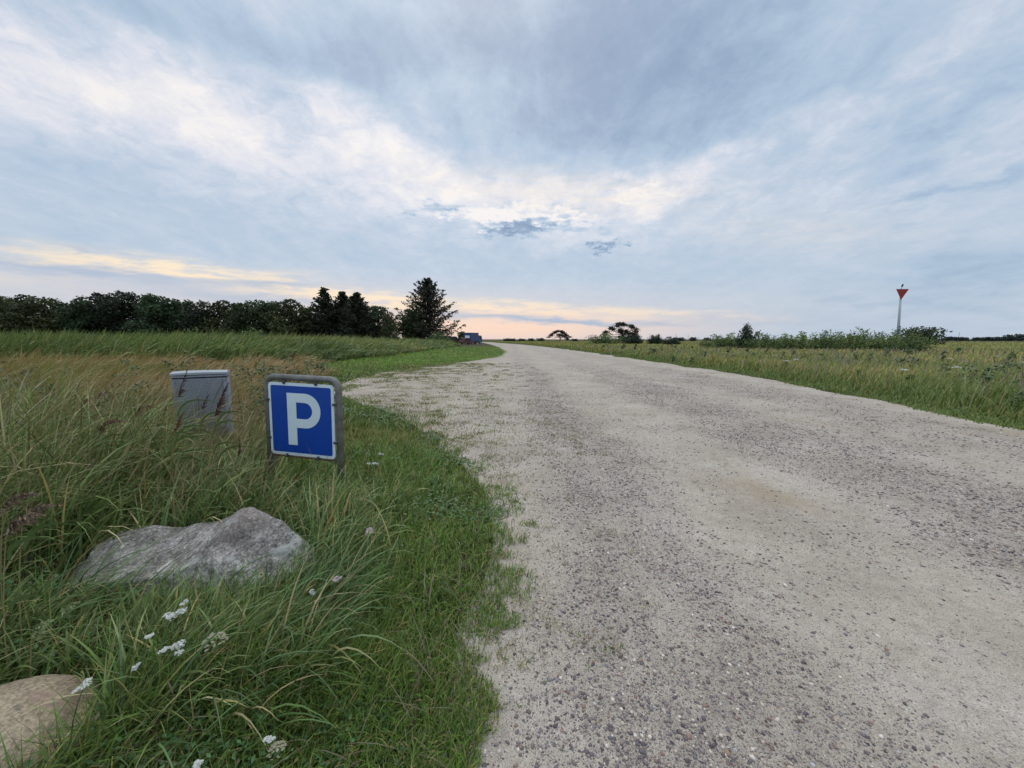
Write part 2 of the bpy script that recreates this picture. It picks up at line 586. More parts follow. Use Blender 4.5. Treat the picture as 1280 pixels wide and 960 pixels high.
c0, m0 = layer(sand, 210, 0.35, 0.95, (0.10, 0.085, 0.09), (0.55, 0.52, 0.48), 3.0)
c1, m1 = layer(c0, 95, 0.18, 0.85, (0.075, 0.062, 0.07), (0.60, 0.58, 0.54), 11.0)
c2, m2 = layer(c1, 44, 0.04, 0.50, (0.07, 0.058, 0.066), (0.62, 0.60, 0.57), 23.0)
c2 = t.mix(t.math('MULTIPLY', band, 0.12), c2, (0.20, 0.175, 0.17))
t.put(p.inputs['Base Color'], c2)
p.inputs['Roughness'].default_value = 0.93
p.inputs['Specular IOR Level'].default_value = 0.15
hgt = t.math('ADD', t.math('MULTIPLY', m2, 1.0), t.math('ADD', t.math('MULTIPLY', m1, 0.5), t.math('MULTIPLY', t.noise(oc, 60, 6, 0.7), 0.7)))
bp = t.n.new('ShaderNodeBump'); bp.inputs['Strength'].default_value = 1.0; bp.inputs['Distance'].default_value = 0.011
t.put(bp.inputs['Height'], hgt); t.put(p.inputs['Normal'], bp.outputs[0])
road = np_mesh('gravel_road', np.stack([XX.ravel(), YY.ravel(), ZZ.ravel()], 1), Q, m, col=colr, smooth=True)
tag(road, 'pale sandy gravel track with grey stony bands running to the horizon', 'road', kind='structure')

# ------------------------------------------------------------------ loose stones
ICO_V = np.array([(0, -0.525731, 0.850651), (0.850651, 0, 0.525731), (0.850651, 0, -0.525731), (-0.850651, 0, -0.525731), (-0.850651, 0, 0.525731), (-0.525731, 0.850651, 0), (0.525731, 0.850651, 0), (0.525731, -0.850651, 0), (-0.525731, -0.850651, 0), (0, -0.525731, -0.850651), (0, 0.525731, -0.850651), (0, 0.525731, 0.850651)])
ICO_F = np.array([(1, 2, 6), (1, 7, 2), (3, 4, 5), (4, 3, 8), (6, 5, 11), (5, 6, 10), (9, 10, 2), (10, 9, 3), (7, 8, 9), (8, 7, 0), (11, 0, 1), (0, 11, 4), (6, 2, 10), (1, 6, 11), (3, 5, 10), (5, 4, 11), (2, 7, 9), (7, 1, 0), (3, 9, 8), (4, 8, 0)])
def stones(name, x, y, z, r, col, smooth=True, flat=(0.35, 0.75)):
    n = len(x)
    V = ICO_V[None] * (1 + rng.uniform(-0.22, 0.22, (n, 12, 1)))
    V = V * np.stack([rng.uniform(0.8, 1.35, n), rng.uniform(0.65, 1.0, n), rng.uniform(*flat, n)], 1)[:, None]
    a = rng.uniform(0, 6.28, n); ca, sa = np.cos(a), np.sin(a)
    X = V[..., 0] * ca[:, None] - V[..., 1] * sa[:, None]; Y = V[..., 0] * sa[:, None] + V[..., 1] * ca[:, None]
    V = np.stack([X, Y, V[..., 2]], -1) * r[:, None, None]
    V += np.stack([x, y, z + r * 0.12], 1)[:, None]
    Fc = ICO_F[None] + (np.arange(n) * 12)[:, None, None]
    return np_mesh(name, V.reshape(-1, 3), Fc.reshape(-1, 3), M_stone, col=np.repeat(col, 12, 0), smooth=smooth)
def road_z(x, y):
    return 0.008 + 0.012 * bands(x, y) + 0.012 * fbm(x, y, 0.5, 50) + 0.004 * fbm(x, y, 4, 51)
PAL = np.array([(0.085, 0.075, 0.085), (0.12, 0.10, 0.105), (0.17, 0.15, 0.15), (0.23, 0.20, 0.19), (0.13, 0.125, 0.14), (0.20, 0.14, 0.115), (0.33, 0.29, 0.25), (0.44, 0.41, 0.37), (0.50, 0.48, 0.44), (0.10, 0.085, 0.07)])
PALP = np.array([0.12, 0.14, 0.16, 0.15, 0.10, 0.09, 0.13, 0.07, 0.012, 0.03])
N = 1150000
th = rng.uniform(-1.0, 1.02, N)
rr = 1.0 * np.exp(rng.uniform(0, math.log(22), N))
x = rr * np.sin(th); y = rr * np.cos(th)
B = bands(x, y)
keep = (x > left_edge(y) - 0.02) & (x < right_edge(y) - 0.1) & (rng.random(N) < 0.05 + 0.85 * B ** 1.6)
keep &= fbm(x + 0.1 * vnoise(x, y, 5, 70), y + 0.1 * vnoise(x, y, 5, 71), 5, 77, 4) + rng.uniform(-0.35, 0.35, N) > 0.08 - 0.60 * B
x, y, rr, B = x[keep], y[keep], rr[keep], B[keep]
n = len(x)
r = 0.00095 * np.exp(rng.exponential(0.58, n)) * np.clip(rr / 2.4, 0.75, 3.0)
r = np.clip(r, 0, 0.0085 + 0.0008 * rr)
ci = rng.choice(len(PAL), n, p=PALP / PALP.sum())
col = PAL[ci] * np.array([1.25, 1.14, 1.05]) * rng.uniform(0.8, 1.3, (n, 1))
o = stones('gravel', x, y, road_z(x, y), r, col, smooth=False)
tag(o, 'loose small stones scattered over the sandy track', 'gravel', kind='stuff')
print('stones', n)

# ------------------------------------------------------------------ grass blades
def blades(name, x, y, z, h, wd, az, lean0, bend, col, segs=4, tipcol=None, tw=0.6, shape='leaf', mat=None, gain=(1.95, 1.65, 1.35)):
    """curved tapering blades; lean0 / bend = starting angle from upright and added angle along the blade"""
    n = len(x)
    col = np.minimum(col * np.array(gain), 0.6); tipcol = col if tipcol is None else np.minimum(tipcol * np.array(gain), 0.6)
    ux, uy = np.cos(az), np.sin(az)
    P0 = np.stack([x, y, z], 1)
    ds = h / segs
    pts = [P0]; ang = lean0.copy()
    tang = []
    for k in range(segs):
        a = lean0 + bend * ((k + 0.5) / segs) ** 1.4
        d = np.stack([np.sin(a) * ux, np.sin(a) * uy, np.cos(a)], 1)
        tang.append(d)
        P0 = P0 + d * ds[:, None]
        pts.append(P0)
    tang.append(tang[-1])
    side = np.stack([-uy, ux, np.zeros(n)], 1)
    tau = rng.uniform(-1.5, 1.5, n) * tw
    V = np.empty((n, segs + 1, 2, 3), np.float32)
    Cc = np.empty((n, segs + 1, 2, 3), np.float32)
    for k in range(segs + 1):
        tt = k / segs
        nrm = np.cross(tang[k], side)
        wv = side * np.cos(tau)[:, None] + nrm * np.sin(tau)[:, None]
        f = (0.55 + 0.45 * min(1, tt * 4)) * (1 - tt ** 2.2) + 0.04 if shape == 'leaf' else ((0.9 - 0.6 * tt) if shape == 'stem' or tt < 0.7 else 3.6 * (1.18 - tt))
        hw = (wd * 0.5 * f)[:, None]
        V[:, k, 0] = pts[k] - wv * hw
        V[:, k, 1] = pts[k] + wv * hw
        cc = col * (1 - tt ** 1.5) + tipcol * tt ** 1.5
        Cc[:, k, 0] = cc; Cc[:, k, 1] = cc
    V[..., 2] = np.maximum(V[..., 2], z[:, None, None] - 0.02)
    base = (np.arange(n) * (2 * (segs + 1)))[:, None, None]
    q = np.array([[2 * k, 2 * k + 1, 2 * k + 3, 2 * k + 2] for k in range(segs)])[None]
    return np_mesh(name, V.reshape(-1, 3), (base + q).reshape(-1, 4), mat or M_blade, col=Cc.reshape(-1, 3))

def ring(N, r0, r1, a0, a1, p=1.0):
    """points round the viewpoint, thinning with distance as r^-(1+p)... (p=1: even in view)"""
    th = rng.uniform(R(a0), R(a1), N)
    uu = rng.random(N)
    if abs(p - 1) < 1e-6:
        r = r0 * np.exp(uu * math.log(r1 / r0))
    else:
        k = 1 - p
        r = (r0 ** k + uu * (r1 ** k - r0 ** k)) ** (1 / k)
    return r * np.sin(th), r * np.cos(th), r

def pick(pal, prob, n, var=0.18, x=None, y=None, s=0.8, seed=0):
    pal = np.array(pal); prob = np.array(prob, float); prob /= prob.sum()
    c = pal[rng.choice(len(pal), n, p=prob)]
    c = c * rng.uniform(1 - var, 1 + var, (n, 1)) * rng.uniform(1 - var * 0.3, 1 + var * 0.3, (n, 3))
    return c

def smooth(v, a, b):
    t_ = np.clip((v - a) / (b - a), 0, 1)
    return t_ * t_ * (3 - 2 * t_)

def lean_az(n, wind=0.0, spread=0.6):
    return rng.normal(wind, spread, n)

px_w = lambda r, k=0.8: r / 380.0 * k      # so that a far blade is never thinner than what an eye resolves

GREEN = [(0.055, 0.105, 0.030), (0.075, 0.140, 0.042), (0.036, 0.075, 0.024), (0.10, 0.165, 0.060), (0.14, 0.19, 0.085)]
STRAW = [(0.30, 0.25, 0.13), (0.38, 0.33, 0.20), (0.22, 0.17, 0.09)]
TAN = [(0.235, 0.195, 0.105), (0.28, 0.235, 0.14), (0.19, 0.15, 0.08), (0.15, 0.155, 0.06), (0.34, 0.30, 0.19)]

# big boulder and round stone footprint, sign and cabinet: where tall grass must not stand
BO = Vector((point_at(236, 700, 2.27).x, 2.27, 0))
RS = Vector((-1.83, 1.14, 0))
def in_boulder(x, y, g=0.0):
    return ((x - BO.x) / (0.74 + g)) ** 2 + ((y - BO.y) / (0.34 + g)) ** 2 < 1
def in_round(x, y, g=0.0):
    return ((x - RS.x) / (0.33 + g)) ** 2 + ((y - RS.y) / (0.30 + g)) ** 2 < 1

def zone_left(x, y):
    """weights of the vegetation zones on the left side"""
    e = left_edge(y) - x
    coarse = smooth(e, 0.75, 1.7) * (1 - smooth(y, 3.0, 4.2) * smooth(x, -3.2, -2.0)) * (1 - smooth(y + 0.15 * x, 3.6, 5.0))
    coarse = coarse * (1 - smooth(x, -2.6, -1.7) * smooth(y, 3.4, 4.4))
    strip_in = smooth(x, -10.9, -9.9) * smooth(y, 15, 18)
    reed = (1 - smooth(x + 0.5 * fbm(x, y, 0.15, 60) + 2.2 * fbm(x, y, 0.12, 61) * smooth(-x, 11.5, 15), -11.8, -10.6)) * smooth(y - 0.35 * (x + 11) + 5 * fbm(x, y, 0.10, 62, 4), 19, 25)
    return e, coarse, strip_in, reed

def hmap(x, y):
    """height of the tall foreground grass"""
    h = 0.34 + 0.36 * smooth(-x, 2.0, 4.2) + 0.05 * fbm(x, y, 1.1, 70)
    h *= 1 - 0.35 * smooth(x, -1.6, -0.9)
    h *= 1 - 0.25 * (1 - smooth(y, 1.2, 2.0))
    return h

# --- coarse long grass on the near left
N = 84000
x, y, r = ring(N, 0.95, 11, -72, 2, 0.75)
e, co_, st_, re_ = zone_left(x, y)
k = (e > 0.35) & (rng.random(N) < co_ * (0.75 + 0.5 * fbm(x, y, 1.6, 71)))
k &= ~in_boulder(x, y, -0.05) & ~in_round(x, y, -0.03)
# kept lower just in front of the two boulders, which stay in view
x, y, r = x[k], y[k], r[k]; n = len(x)
hh = hmap(x, y)
low = (np.abs(x - BO.x) < 0.85) & (y < BO.y) & (y > BO.y - 0.75)
hh = np.where(low, np.minimum(hh, 0.06 + 0.24 * smooth(BO.y - y, 0.20, 0.85)), hh)
low = (np.hypot(x - RS.x, y - RS.y) < 0.62)
hh = np.where(low, np.minimum(hh, 0.20), hh)
# in front of the sign and the cabinet
lim = np.where((x / y > -0.66) & (x / y < -0.40) & (y < 3.4) & (y > BO.y), 1.10 - 0.29 * y, 9)
lim = np.where((x / y > -0.93) & (x / y < -0.72) & (y > 2.2), 1.12 - 0.20 * y, lim)
hh = np.minimum(hh, np.clip(lim, 0.12, 9))
clump = vnoise(x, y, 2.2, 72)
h = hh * rng.uniform(0.6, 1.4, n) * (1 + 0.30 * vnoise(x, y, 3.1, 74))
dead = rng.random(n) < 0.13
col = np.where(dead[:, None], pick(STRAW, [3, 2, 2], n), pick(GREEN, [3.5, 3, 4, 2.2, 1.8], n, 0.28))
brown = smooth(fbm(x, y, 0.9, 73), 0.25, 0.5) * smooth(-x, 2.2, 3.6)
col = col * (1 - 0.55 * brown[:, None]) + np.array([0.20, 0.145, 0.07]) * 0.55 * brown[:, None]
tip = col * 0.75 + np.array([0.20, 0.17, 0.07]) * 0.25
az = lean_az(n, 0.15, 1.15) + 1.6 * clump
o = blades('long_grass', x, y, terrain(x, y), h * 1.25, np.maximum(0.0035 + 0.0125 * rng.random(n) ** 1.7, px_w(r, 0.6)), az,
           rng.uniform(0.0, 0.45, n), rng.uniform(0.3, 2.1, n), col, 6, tip, gain=(1.85, 1.66, 1.4))
tag(o, 'rank long dark green grass bent over by the wind round the boulders', 'grass', kind='stuff')
print('long', n)

# --- long arching blades sweeping over the foot of the boulders
N = 2700
x = rng.uniform(-2.5, -0.55, N); y = rng.uniform(1.02, 2.15, N); r = np.hypot(x, y)
k = ~in_boulder(x, y, 0.02) & ~in_round(x, y, 0.02) & (fbm(x, y, 2.5, 75) + rng.uniform(-0.3, 0.3, N) > -0.1) & (left_edge(y) - x > 0.95 + 0.25 * vnoise(x, y, 3, 76)) & ((x / y > -1.25) | (y > 1.6) | (x < -2.1))
x, y, r = x[k], y[k], r[k]; n = len(x)
col = pick([(0.040, 0.080, 0.026), (0.065, 0.115, 0.038), (0.10, 0.15, 0.060), (0.14, 0.15, 0.06), (0.24, 0.20, 0.11)], [4, 4, 2, 1.2, 1.4], n, 0.3)
h = np.minimum(rng.uniform(0.28, 0.62, n), 0.30 + 0.9 * np.clip(BO.y - y, 0, 0.5))
o = blades('arching_grass', x, y, terrain(x, y), h, rng.uniform(0.004, 0.011, n), lean_az(n, 0.25, 0.75), rng.uniform(0.25, 0.7, n), rng.uniform(0.7, 1.7, n), col, 7, col, gain=(1.6, 1.5, 1.35))
tag(o, 'broad blue-green grass blades arching to the right over the foot of the boulders', 'grass', kind='stuff')

# --- fine straws standing above the long grass
N = 5200
x, y, r = ring(N, 1.3, 14, -66, -12, 0.7)
e, co_, st_, re_ = zone_left(x, y)
k = (rng.random(N) < co_) & ~in_boulder(x, y, 0.08) & ~in_round(x, y, 0.08) & ~((x / y > -0.68) & (x / y < -0.36)) & ~((np.abs(x - BO.x) < 0.8) & (y < BO.y))
x, y, r = x[k], y[k], r[k]; n = len(x)
col = pick(STRAW, [3, 3, 1], n)
o = blades('dry_straw', x, y, terrain(x, y), hmap(x, y) * rng.uniform(1.0, 1.7, n), np.maximum(0.0035, px_w(r, 0.5)) * np.ones(n), lean_az(n, 0.1, 0.7),
           rng.uniform(0.0, 0.3, n), rng.uniform(0.1, 1.0, n), col * 0.75, 8, shape='culm', gain=(1.2, 1.15, 1.1))
tag(o, 'thin dry straws sticking out of the long grass', 'grass', kind='stuff')

# --- short green grass of the verge, lawn behind the sign and mown strip
N = 300000
x, y, r = ring(N, 0.9, 75, -75, 4, 1.0)
e, co_, st_, re_ = zone_left(x, y)
frin = smooth(e + 0.38 * fbm(x, y, 3.2, 80, 4) + 0.12 * vnoise(x, y, 11, 81), -0.08, 0.08)
tanz = smooth(-(x + 0.42 * y), 1.0, 3.0) * smooth(y, 5, 7)
k = (rng.random(N) < frin * (1 - 0.75 * co_) * (0.85 + 0.15 * smooth(r, 3, 8))) & (re_ < 0.5) & (rng.random(N) > 0.8 * tanz * (1 - st_))
k &= ~in_boulder(x, y) & ~in_round(x, y)
x, y, r, e, st_ = x[k], y[k], r[k], e[k], st_[k]; n = len(x)
h = (0.055 + 0.17 * smooth(e, 0.15, 1.3) * (1 - 0.50 * smooth(y, 3.8, 7.5))) * rng.uniform(0.6, 1.5, n) * (1 + 0.55 * fbm(x, y, 2.4, 82))
h = np.where(st_ > 0.5, np.minimum(h, 0.09), h)
bright = smooth(y, 14, 24)[:, None]
col = pick([(0.060, 0.115, 0.022), (0.075, 0.145, 0.030), (0.090, 0.145, 0.034), (0.13, 0.15, 0.055), (0.24, 0.20, 0.10), (0.035, 0.07, 0.018)], [3.5, 3.5, 3, 1.5, 0.8, 3], n, 0.3)
col = col * (1 - bright) + pick([(0.10, 0.185, 0.035), (0.12, 0.20, 0.042), (0.085, 0.165, 0.032)], [1, 1, 1], n) * bright
yel = smooth(fbm(x, y, 0.7, 83), 0.1, 0.6)[:, None] * 0.45
col = col * (1 - yel) + np.array([0.17, 0.165, 0.06]) * yel
col = col * (1 + 0.25 * fbm(x, y, 0.35, 84))[:, None]
o = blades('short_grass', x, y, terrain(x, y), h, np.maximum(rng.uniform(0.0024, 0.0068, n), px_w(r, 0.75)), lean_az(n, 0.2, 1.7),
           rng.uniform(0.0, 0.6, n), rng.uniform(0.2, 1.7, n), col, 3, gain=(1.95, 1.68, 1.35))
tag(o, 'short green turf along the left edge of the track and on the mown strip', 'grass', kind='stuff')
print('short', n)

# --- tufts creeping into the gravel of the bay and the edge
nt = 1500
tx = rng.uniform(-7.0, 1.3, nt * 6); ty = 1.6 + 22 * rng.random(nt * 6) ** 1.3
e = left_edge(ty) - tx
pr = np.where(e > -0.9, 0.9 * np.exp(-np.clip(-e, 0, 9) / 0.35), 0) + np.where((ty > 4.5), 0.85 * smooth(-e, 0, 0.2) * np.exp(-np.clip(-e, 0, 9) / 2.2), 0)
k = (e < 0.05) & (rng.random(nt * 6) < pr * 0.8) & (fbm(tx, ty, 0.9, 90) > -0.25)
tx, ty = tx[k], ty[k]
m_ = rng.integers(10, 46, len(tx))
ti = np.repeat(np.arange(len(tx)), m_)
sz = rng.uniform(0.03, 0.11, len(tx)) * np.clip(ty / 4, 0.8, 1.6)
x = tx[ti] + rng.normal(0, 1, len(ti)) * sz[ti]; y = ty[ti] + rng.normal(0, 1, len(ti)) * sz[ti] * 0.8
r = np.hypot(x, y); n = len(x)
col = pick([(0.07, 0.11, 0.03), (0.11, 0.13, 0.045), (0.16, 0.13, 0.06), (0.05, 0.07, 0.03)], [4, 3, 2, 1], n)
o = blades('grass_tufts', x, y, np.zeros(n) + 0.01, rng.uniform(0.015, 0.055, n), np.maximum(rng.uniform(0.002, 0.005, n), px_w(r, 0.6)), rng.uniform(0, 6.28, n),
           rng.uniform(0.3, 1.1, n), rng.uniform(0, 0.8, n), col, 2)
tag(o, 'sparse tufts of grass and weeds creeping into the gravel', 'weeds', kind='stuff')
print('tufts', n)

# --- leafy weeds (nettle, dock, mugwort) standing in patches in both fields
def weed_patches(name, P0, label, cols, hmax):
    V_, C_ = [], []
    for (cx, cy, hh_) in P0:
        d = math.hypot(cx, cy); m = int(70 if d < 20 else 40)
        t_ = rng.random(m) ** 0.8
        sp = hh_ * 0.32 * (1.15 - t_ * 0.8)
        a = rng.uniform(0, 6.28, m); q = np.sqrt(rng.random(m))
        P = np.stack([cx + np.cos(a) * sp * q + t_ * hh_ * 0.12, cy + np.sin(a) * sp * q, t_ * hh_], 1)
        n_ = m; s = rng.uniform(0.6, 1.3, n_) * max(0.028, d / 380 * 1.3)
        A = rng.normal(0, 1, (n_, 3)); A[:, 2] = A[:, 2] * 0.6 + 0.4; A /= np.linalg.norm(A, axis=1)[:, None]
        B2 = rng.normal(0, 1, (n_, 3)); B2 -= A * (A * B2).sum(1)[:, None]; B2 /= np.linalg.norm(B2, axis=1)[:, None]
        s = s[:, None]
        V_.append(np.stack([P - A * s, P + B2 * s * 0.45, P + A * s, P - B2 * s * 0.45], 1).reshape(-1, 3))
        c = np.array(cols[rng.integers(len(cols))]) * rng.uniform(0.7, 1.35, (n_, 1))
        C_.append(np.repeat(c, 4, 0))
    V_ = np.concatenate(V_); C_ = np.concatenate(C_)
    o = np_mesh(name, V_, np.arange(len(V_)).reshape(-1, 4), M_blade, col=C_)
    tag(o, label, 'weeds', kind='stuff')
N = 380
x, y, r = ring(N, 7, 70, -8, 60, 1.0)
k = (x - right_edge(y) > 0.7) & (fbm(x, y, 0.35, 110) > -0.15)
weed_patches('meadow_weeds', [(a, b, rng.uniform(0.35, 0.85)) for a, b in zip(x[k], y[k])], 'dark green and rusty weeds standing in patches in the right meadow', [(0.06, 0.10, 0.035), (0.08, 0.13, 0.045), (0.14, 0.17, 0.06), (0.10, 0.15, 0.05), (0.12, 0.16, 0.05)], 0.8)
N = 700
x, y, r = ring(N, 5.5, 45, -64, -16, 1.0)
e, co_, st_, re_ = zone_left(x, y)
k = (x < -0.42 * y - 0.8) & (st_ < 0.3) & (re_ < 0.4) & (e > 1.2) & ~((x / y > -0.98) & (x / y < -0.68) & (y < 5.6)) & (fbm(x, y, 0.4, 111) > -0.1)
weed_patches('field_weeds', [(a, b, rng.uniform(0.4, 0.95)) for a, b in zip(x[k], y[k])], 'green and brown weeds standing among the dry grass on the left', [(0.07, 0.12, 0.04), (0.05, 0.09, 0.035), (0.12, 0.10, 0.055), (0.14, 0.115, 0.06), (0.12, 0.15, 0.06)], 0.9)

# --- clover and other small broad leaves low in the turf
N = 60000
x, y, r = ring(N, 0.95, 9, -62, 2, 0.8)
e, co_, st_, re_ = zone_left(x, y)
k = (e > 0.05) & (fbm(x, y, 2.1, 85) + rng.uniform(-0.2, 0.2, N) > 0.12) & ~in_boulder(x, y) & ~in_round(x, y)
x, y, r, e = x[k], y[k], r[k], e[k]; n = len(x)
zt = (0.02 + 0.10 * smooth(e, 0.1, 1.2)) * rng.uniform(0.4, 1.4, n)
az = rng.uniform(0, 6.28, n); s = rng.uniform(0.006, 0.016, n) * np.clip(r / 2.5, 0.9, 2.2)
ax = np.stack([np.cos(az), np.sin(az), rng.uniform(-0.5, 0.5, n)], 1); sd = np.stack([-np.sin(az), np.cos(az), rng.uniform(-0.4, 0.4, n)], 1)
c0_ = np.stack([x, y, terrain(x, y) + zt], 1)
V = np.stack([c0_ - ax * s[:, None], c0_ + sd * s[:, None] * 0.6, c0_ + ax * s[:, None], c0_ - sd * s[:, None] * 0.6], 1)
col = pick([(0.07, 0.15, 0.045), (0.09, 0.17, 0.05), (0.05, 0.11, 0.035), (0.16, 0.15, 0.06)], [4, 3, 3, 1], n)
o = np_mesh('low_weeds', V.reshape(-1, 3), np.arange(n * 4).reshape(n, 4), M_blade, col=np.repeat(col, 4, 0))
tag(o, 'small broad-leaved weeds and clover low in the verge turf', 'weeds', kind='stuff')

# --- pale dead thatch lying low in the grass
N = 26000
x, y, r = ring(N, 0.95, 8, -70, 2, 0.8)
e, co_, st_, re_ = zone_left(x, y)
k = (e > 0.1) & (rng.random(N) < 0.12 + 0.75 * co_) & (fbm(x, y, 1.7, 87) > -0.15) & ~in_boulder(x, y) & ~in_round(x, y)
x, y, r = x[k], y[k], r[k]; n = len(x)
o = blades('dead_thatch', x, y, terrain(x, y) + 0.01, rng.uniform(0.10, 0.34, n), np.maximum(rng.uniform(0.002, 0.005, n), px_w(r, 0.5)), rng.uniform(0, 6.28, n),
           rng.uniform(0.5, 1.1, n), rng.uniform(0.2, 1.2, n), pick([(0.22, 0.18, 0.10), (0.15, 0.115, 0.065), (0.30, 0.26, 0.17)], [3, 3, 1], n), 4, gain=(1, 1, 1))
tag(o, 'withered grey-brown stalks lying low between the green blades', 'grass', kind='stuff')

# --- dry tan grass in the field behind the cabinet
N = 170000
x, y, r = ring(N, 4.2, 55, -70, -12, 1.0)
e, co_, st_, re_ = zone_left(x, y)
tanz = smooth(-(x + 0.42 * y + 0.6 * fbm(x, y, 0.4, 91)), 0.8, 2.4) * smooth(y - 0.12 * x, 4.6, 5.8)
k = (rng.random(N) < tanz * (1 - st_)) & (re_ < 0.55) & (e > 1.0)
x, y, r = x[k], y[k], r[k]; n = len(x)
g_ = smooth(1.3 * fbm(x, y, 0.22, 92, 4) + 0.55 * smooth(-x - 0.88 * y, -1, 4) + 0.05, 0.0, 0.45)
isg = rng.random(n) < g_ * 0.8 + 0.14
col = np.where(isg[:, None], pick([(0.09, 0.13, 0.04), (0.13, 0.155, 0.05), (0.16, 0.165, 0.065)], [2, 3, 2], n), pick(TAN, [4, 4, 2, 2, 1.5], n) * 0.8)
h = (0.62 + 0.22 * smooth(-x - 0.8 * y, 0, 5) + 0.34 * fbm(x, y, 0.8, 93, 4)) * rng.uniform(0.6, 1.25, n)
h *= 0.55 + 0.45 * smooth(-(x + 0.42 * y), 0.8, 3.5)
o = blades('dry_field_grass', x, y, terrain(x, y), h * 1.2, np.maximum(rng.uniform(0.003, 0.007, n), px_w(r, 0.7)), lean_az(n, 0.05, 0.45),
           rng.uniform(0.1, 0.7, n), rng.uniform(0.4, 1.7, n), col, 5, col * 0.7 + np.array([0.26, 0.21, 0.14]) * 0.3)
tag(o, 'tall tan and yellowish dry grass leaning in the wind behind the cabinet', 'grass', kind='stuff')
print('tan', n)

# --- green reeds in front of the wood
N = 150000
x, y, r = ring(N, 17, 84, -72, -4, 1.15)
e, co_, st_, re_ = zone_left(x, y)
k = (rng.random(N) < re_)
x, y, r = x[k], y[k], r[k]; n = len(x)
col = pick([(0.060, 0.115, 0.036), (0.085, 0.145, 0.048), (0.12, 0.165, 0.060), (0.20, 0.20, 0.10), (0.045, 0.085, 0.035)], [4, 4, 2, 1.2, 3.5], n)
yl = smooth(fbm(x, y, 0.10, 95), 0.0, 0.5)[:, None] * 0.5
col = col * (1 - yl) + np.array([0.17, 0.19, 0.07]) * yl
col *= (1 + 0.3 * fbm(x, y, 0.3, 97))[:, None]
h = (1.75 + 0.55 * fbm(x, y, 0.22, 96)) * rng.uniform(0.7, 1.25, n) * (0.45 + 0.55 * smooth(-x, 10.8, 13.5))
h *= 0.75 + 0.25 * smooth(-x, 11, 30)
o = blades('reed_bed', x, y, terrain(x, y), h * 1.15, np.maximum(rng.uniform(0.014, 0.028, n), px_w(r, 0.9)), lean_az(n, 0.0, 0.5),
           rng.uniform(0.05, 0.5, n), rng.uniform(0.4, 1.9, n), col, 5, col * 0.85 + np.array([0.2, 0.2, 0.1]) * 0.15)
tag(o, 'bed of tall green wind-swept reeds between the dry grass and the wood', 'reeds', kind='stuff')
print('reed', n)

# --- meadow on the right
N = 420000
x, y, r = ring(N, 6.2, 260, -12, 62, 1.05)
e = x - right_edge(y)
hx_ = smooth(e + 0.2 * fbm(x, y, 1.4, 100, 3), 0.0, 0.35)
k = (rng.random(N) < hx_ * np.clip(0.75 + 0.5 * fbm(x, y, 0.8, 101), 0.3, 1))
x, y, r, e = x[k], y[k], r[k], e[k]; n = len(x)
h = (0.07 + 0.40 * smooth(e + 0.5 * fbm(x, y, 0.7, 102), 0.15, 2.3)) * rng.uniform(0.6, 1.4, n) * (1 + 0.25 * fbm(x, y, 0.4, 103))
tall = smooth(e, 0.6, 3)
A = pick([(0.065, 0.10, 0.024), (0.085, 0.12, 0.030), (0.055, 0.085, 0.024), (0.15, 0.13, 0.05)], [4, 3, 2, 1.3], n)
B_ = pick([(0.13, 0.145, 0.042), (0.17, 0.165, 0.058), (0.24, 0.195, 0.09), (0.09, 0.125, 0.035), (0.20, 0.15, 0.07)], [3, 3, 1.6, 3, 1.2], n)
kk = (rng.random(n) < tall * 0.85)[:, None]
col = np.where(kk, B_, A)
dk = np.maximum(smooth(fbm(x, y, 0.25, 104), 0.0, 0.4), 0.8 * (1 - smooth(e, 0.3, 1.6)))[:, None] * 0.6
col = col * (1 - dk) + np.array([0.065, 0.105, 0.03]) * dk
o = blades('meadow_grass', x, y, terrain(x, y), h, np.maximum(rng.uniform(0.003, 0.006, n), px_w(r, 0.75)), lean_az(n, 0.1, 1.1),
           rng.uniform(0.0, 0.45, n), rng.uniform(0.1, 1.2, n), col, 3, gain=(2.1, 1.85, 1.38))
tag(o, 'yellowish green meadow grass beyond the right edge of the track', 'grass', kind='stuff')
print('meadow', n)

# --- flowering grass culms above the right meadow
N = 9000
x, y, r = ring(N, 6.6, 60, -8, 60, 1.0)
e = x - right_edge(y)
k = (e > 0.8) & (fbm(x, y, 0.5, 112) + rng.uniform(-0.4, 0.4, N) > -0.1)
x, y, r = x[k], y[k], r[k]; n = len(x)
o = blades('grass_culms', x, y, terrain(x, y), rng.uniform(0.5, 0.85, n), np.maximum(0.004, px_w(r, 0.5)) * np.ones(n), lean_az(n, 0.1, 0.8), rng.uniform(0, 0.25, n), rng.uniform(0.1, 0.9, n),
           pick([(0.22, 0.17, 0.10), (0.18, 0.12, 0.08), (0.28, 0.24, 0.14), (0.15, 0.15, 0.07)], [3, 2, 2, 2], n), 6, shape='culm', gain=(1, 1, 1))
tag(o, 'brownish flowering grass stalks standing above the right meadow', 'grass', kind='stuff')

# ------------------------------------------------------------------ woody plants
def leaf_cards(P, size, col, elong=1.5, up=0.3):
    """one small folded leaf spray per point"""
    n = len(P)
    a = rng.normal(0, 1, (n, 3)); a[:, 2] *= 0.7; a /= np.linalg.norm(a, axis=1)[:, None]
    b = rng.normal(0, 1, (n, 3)); b[:, 2] += up
    b -= a * (a * b).sum(1)[:, None]; b /= np.linalg.norm(b, axis=1)[:, None]
    s = size[:, None]
    V = np.stack([P - a * s * elong * 0.5, P + b * s * 0.5, P + a * s * elong * 0.5, P - b * s * 0.42], 1)
    Q = np.arange(n * 4).reshape(n, 4)
    return V.reshape(-1, 3), Q, np.repeat(col, 4, 0)

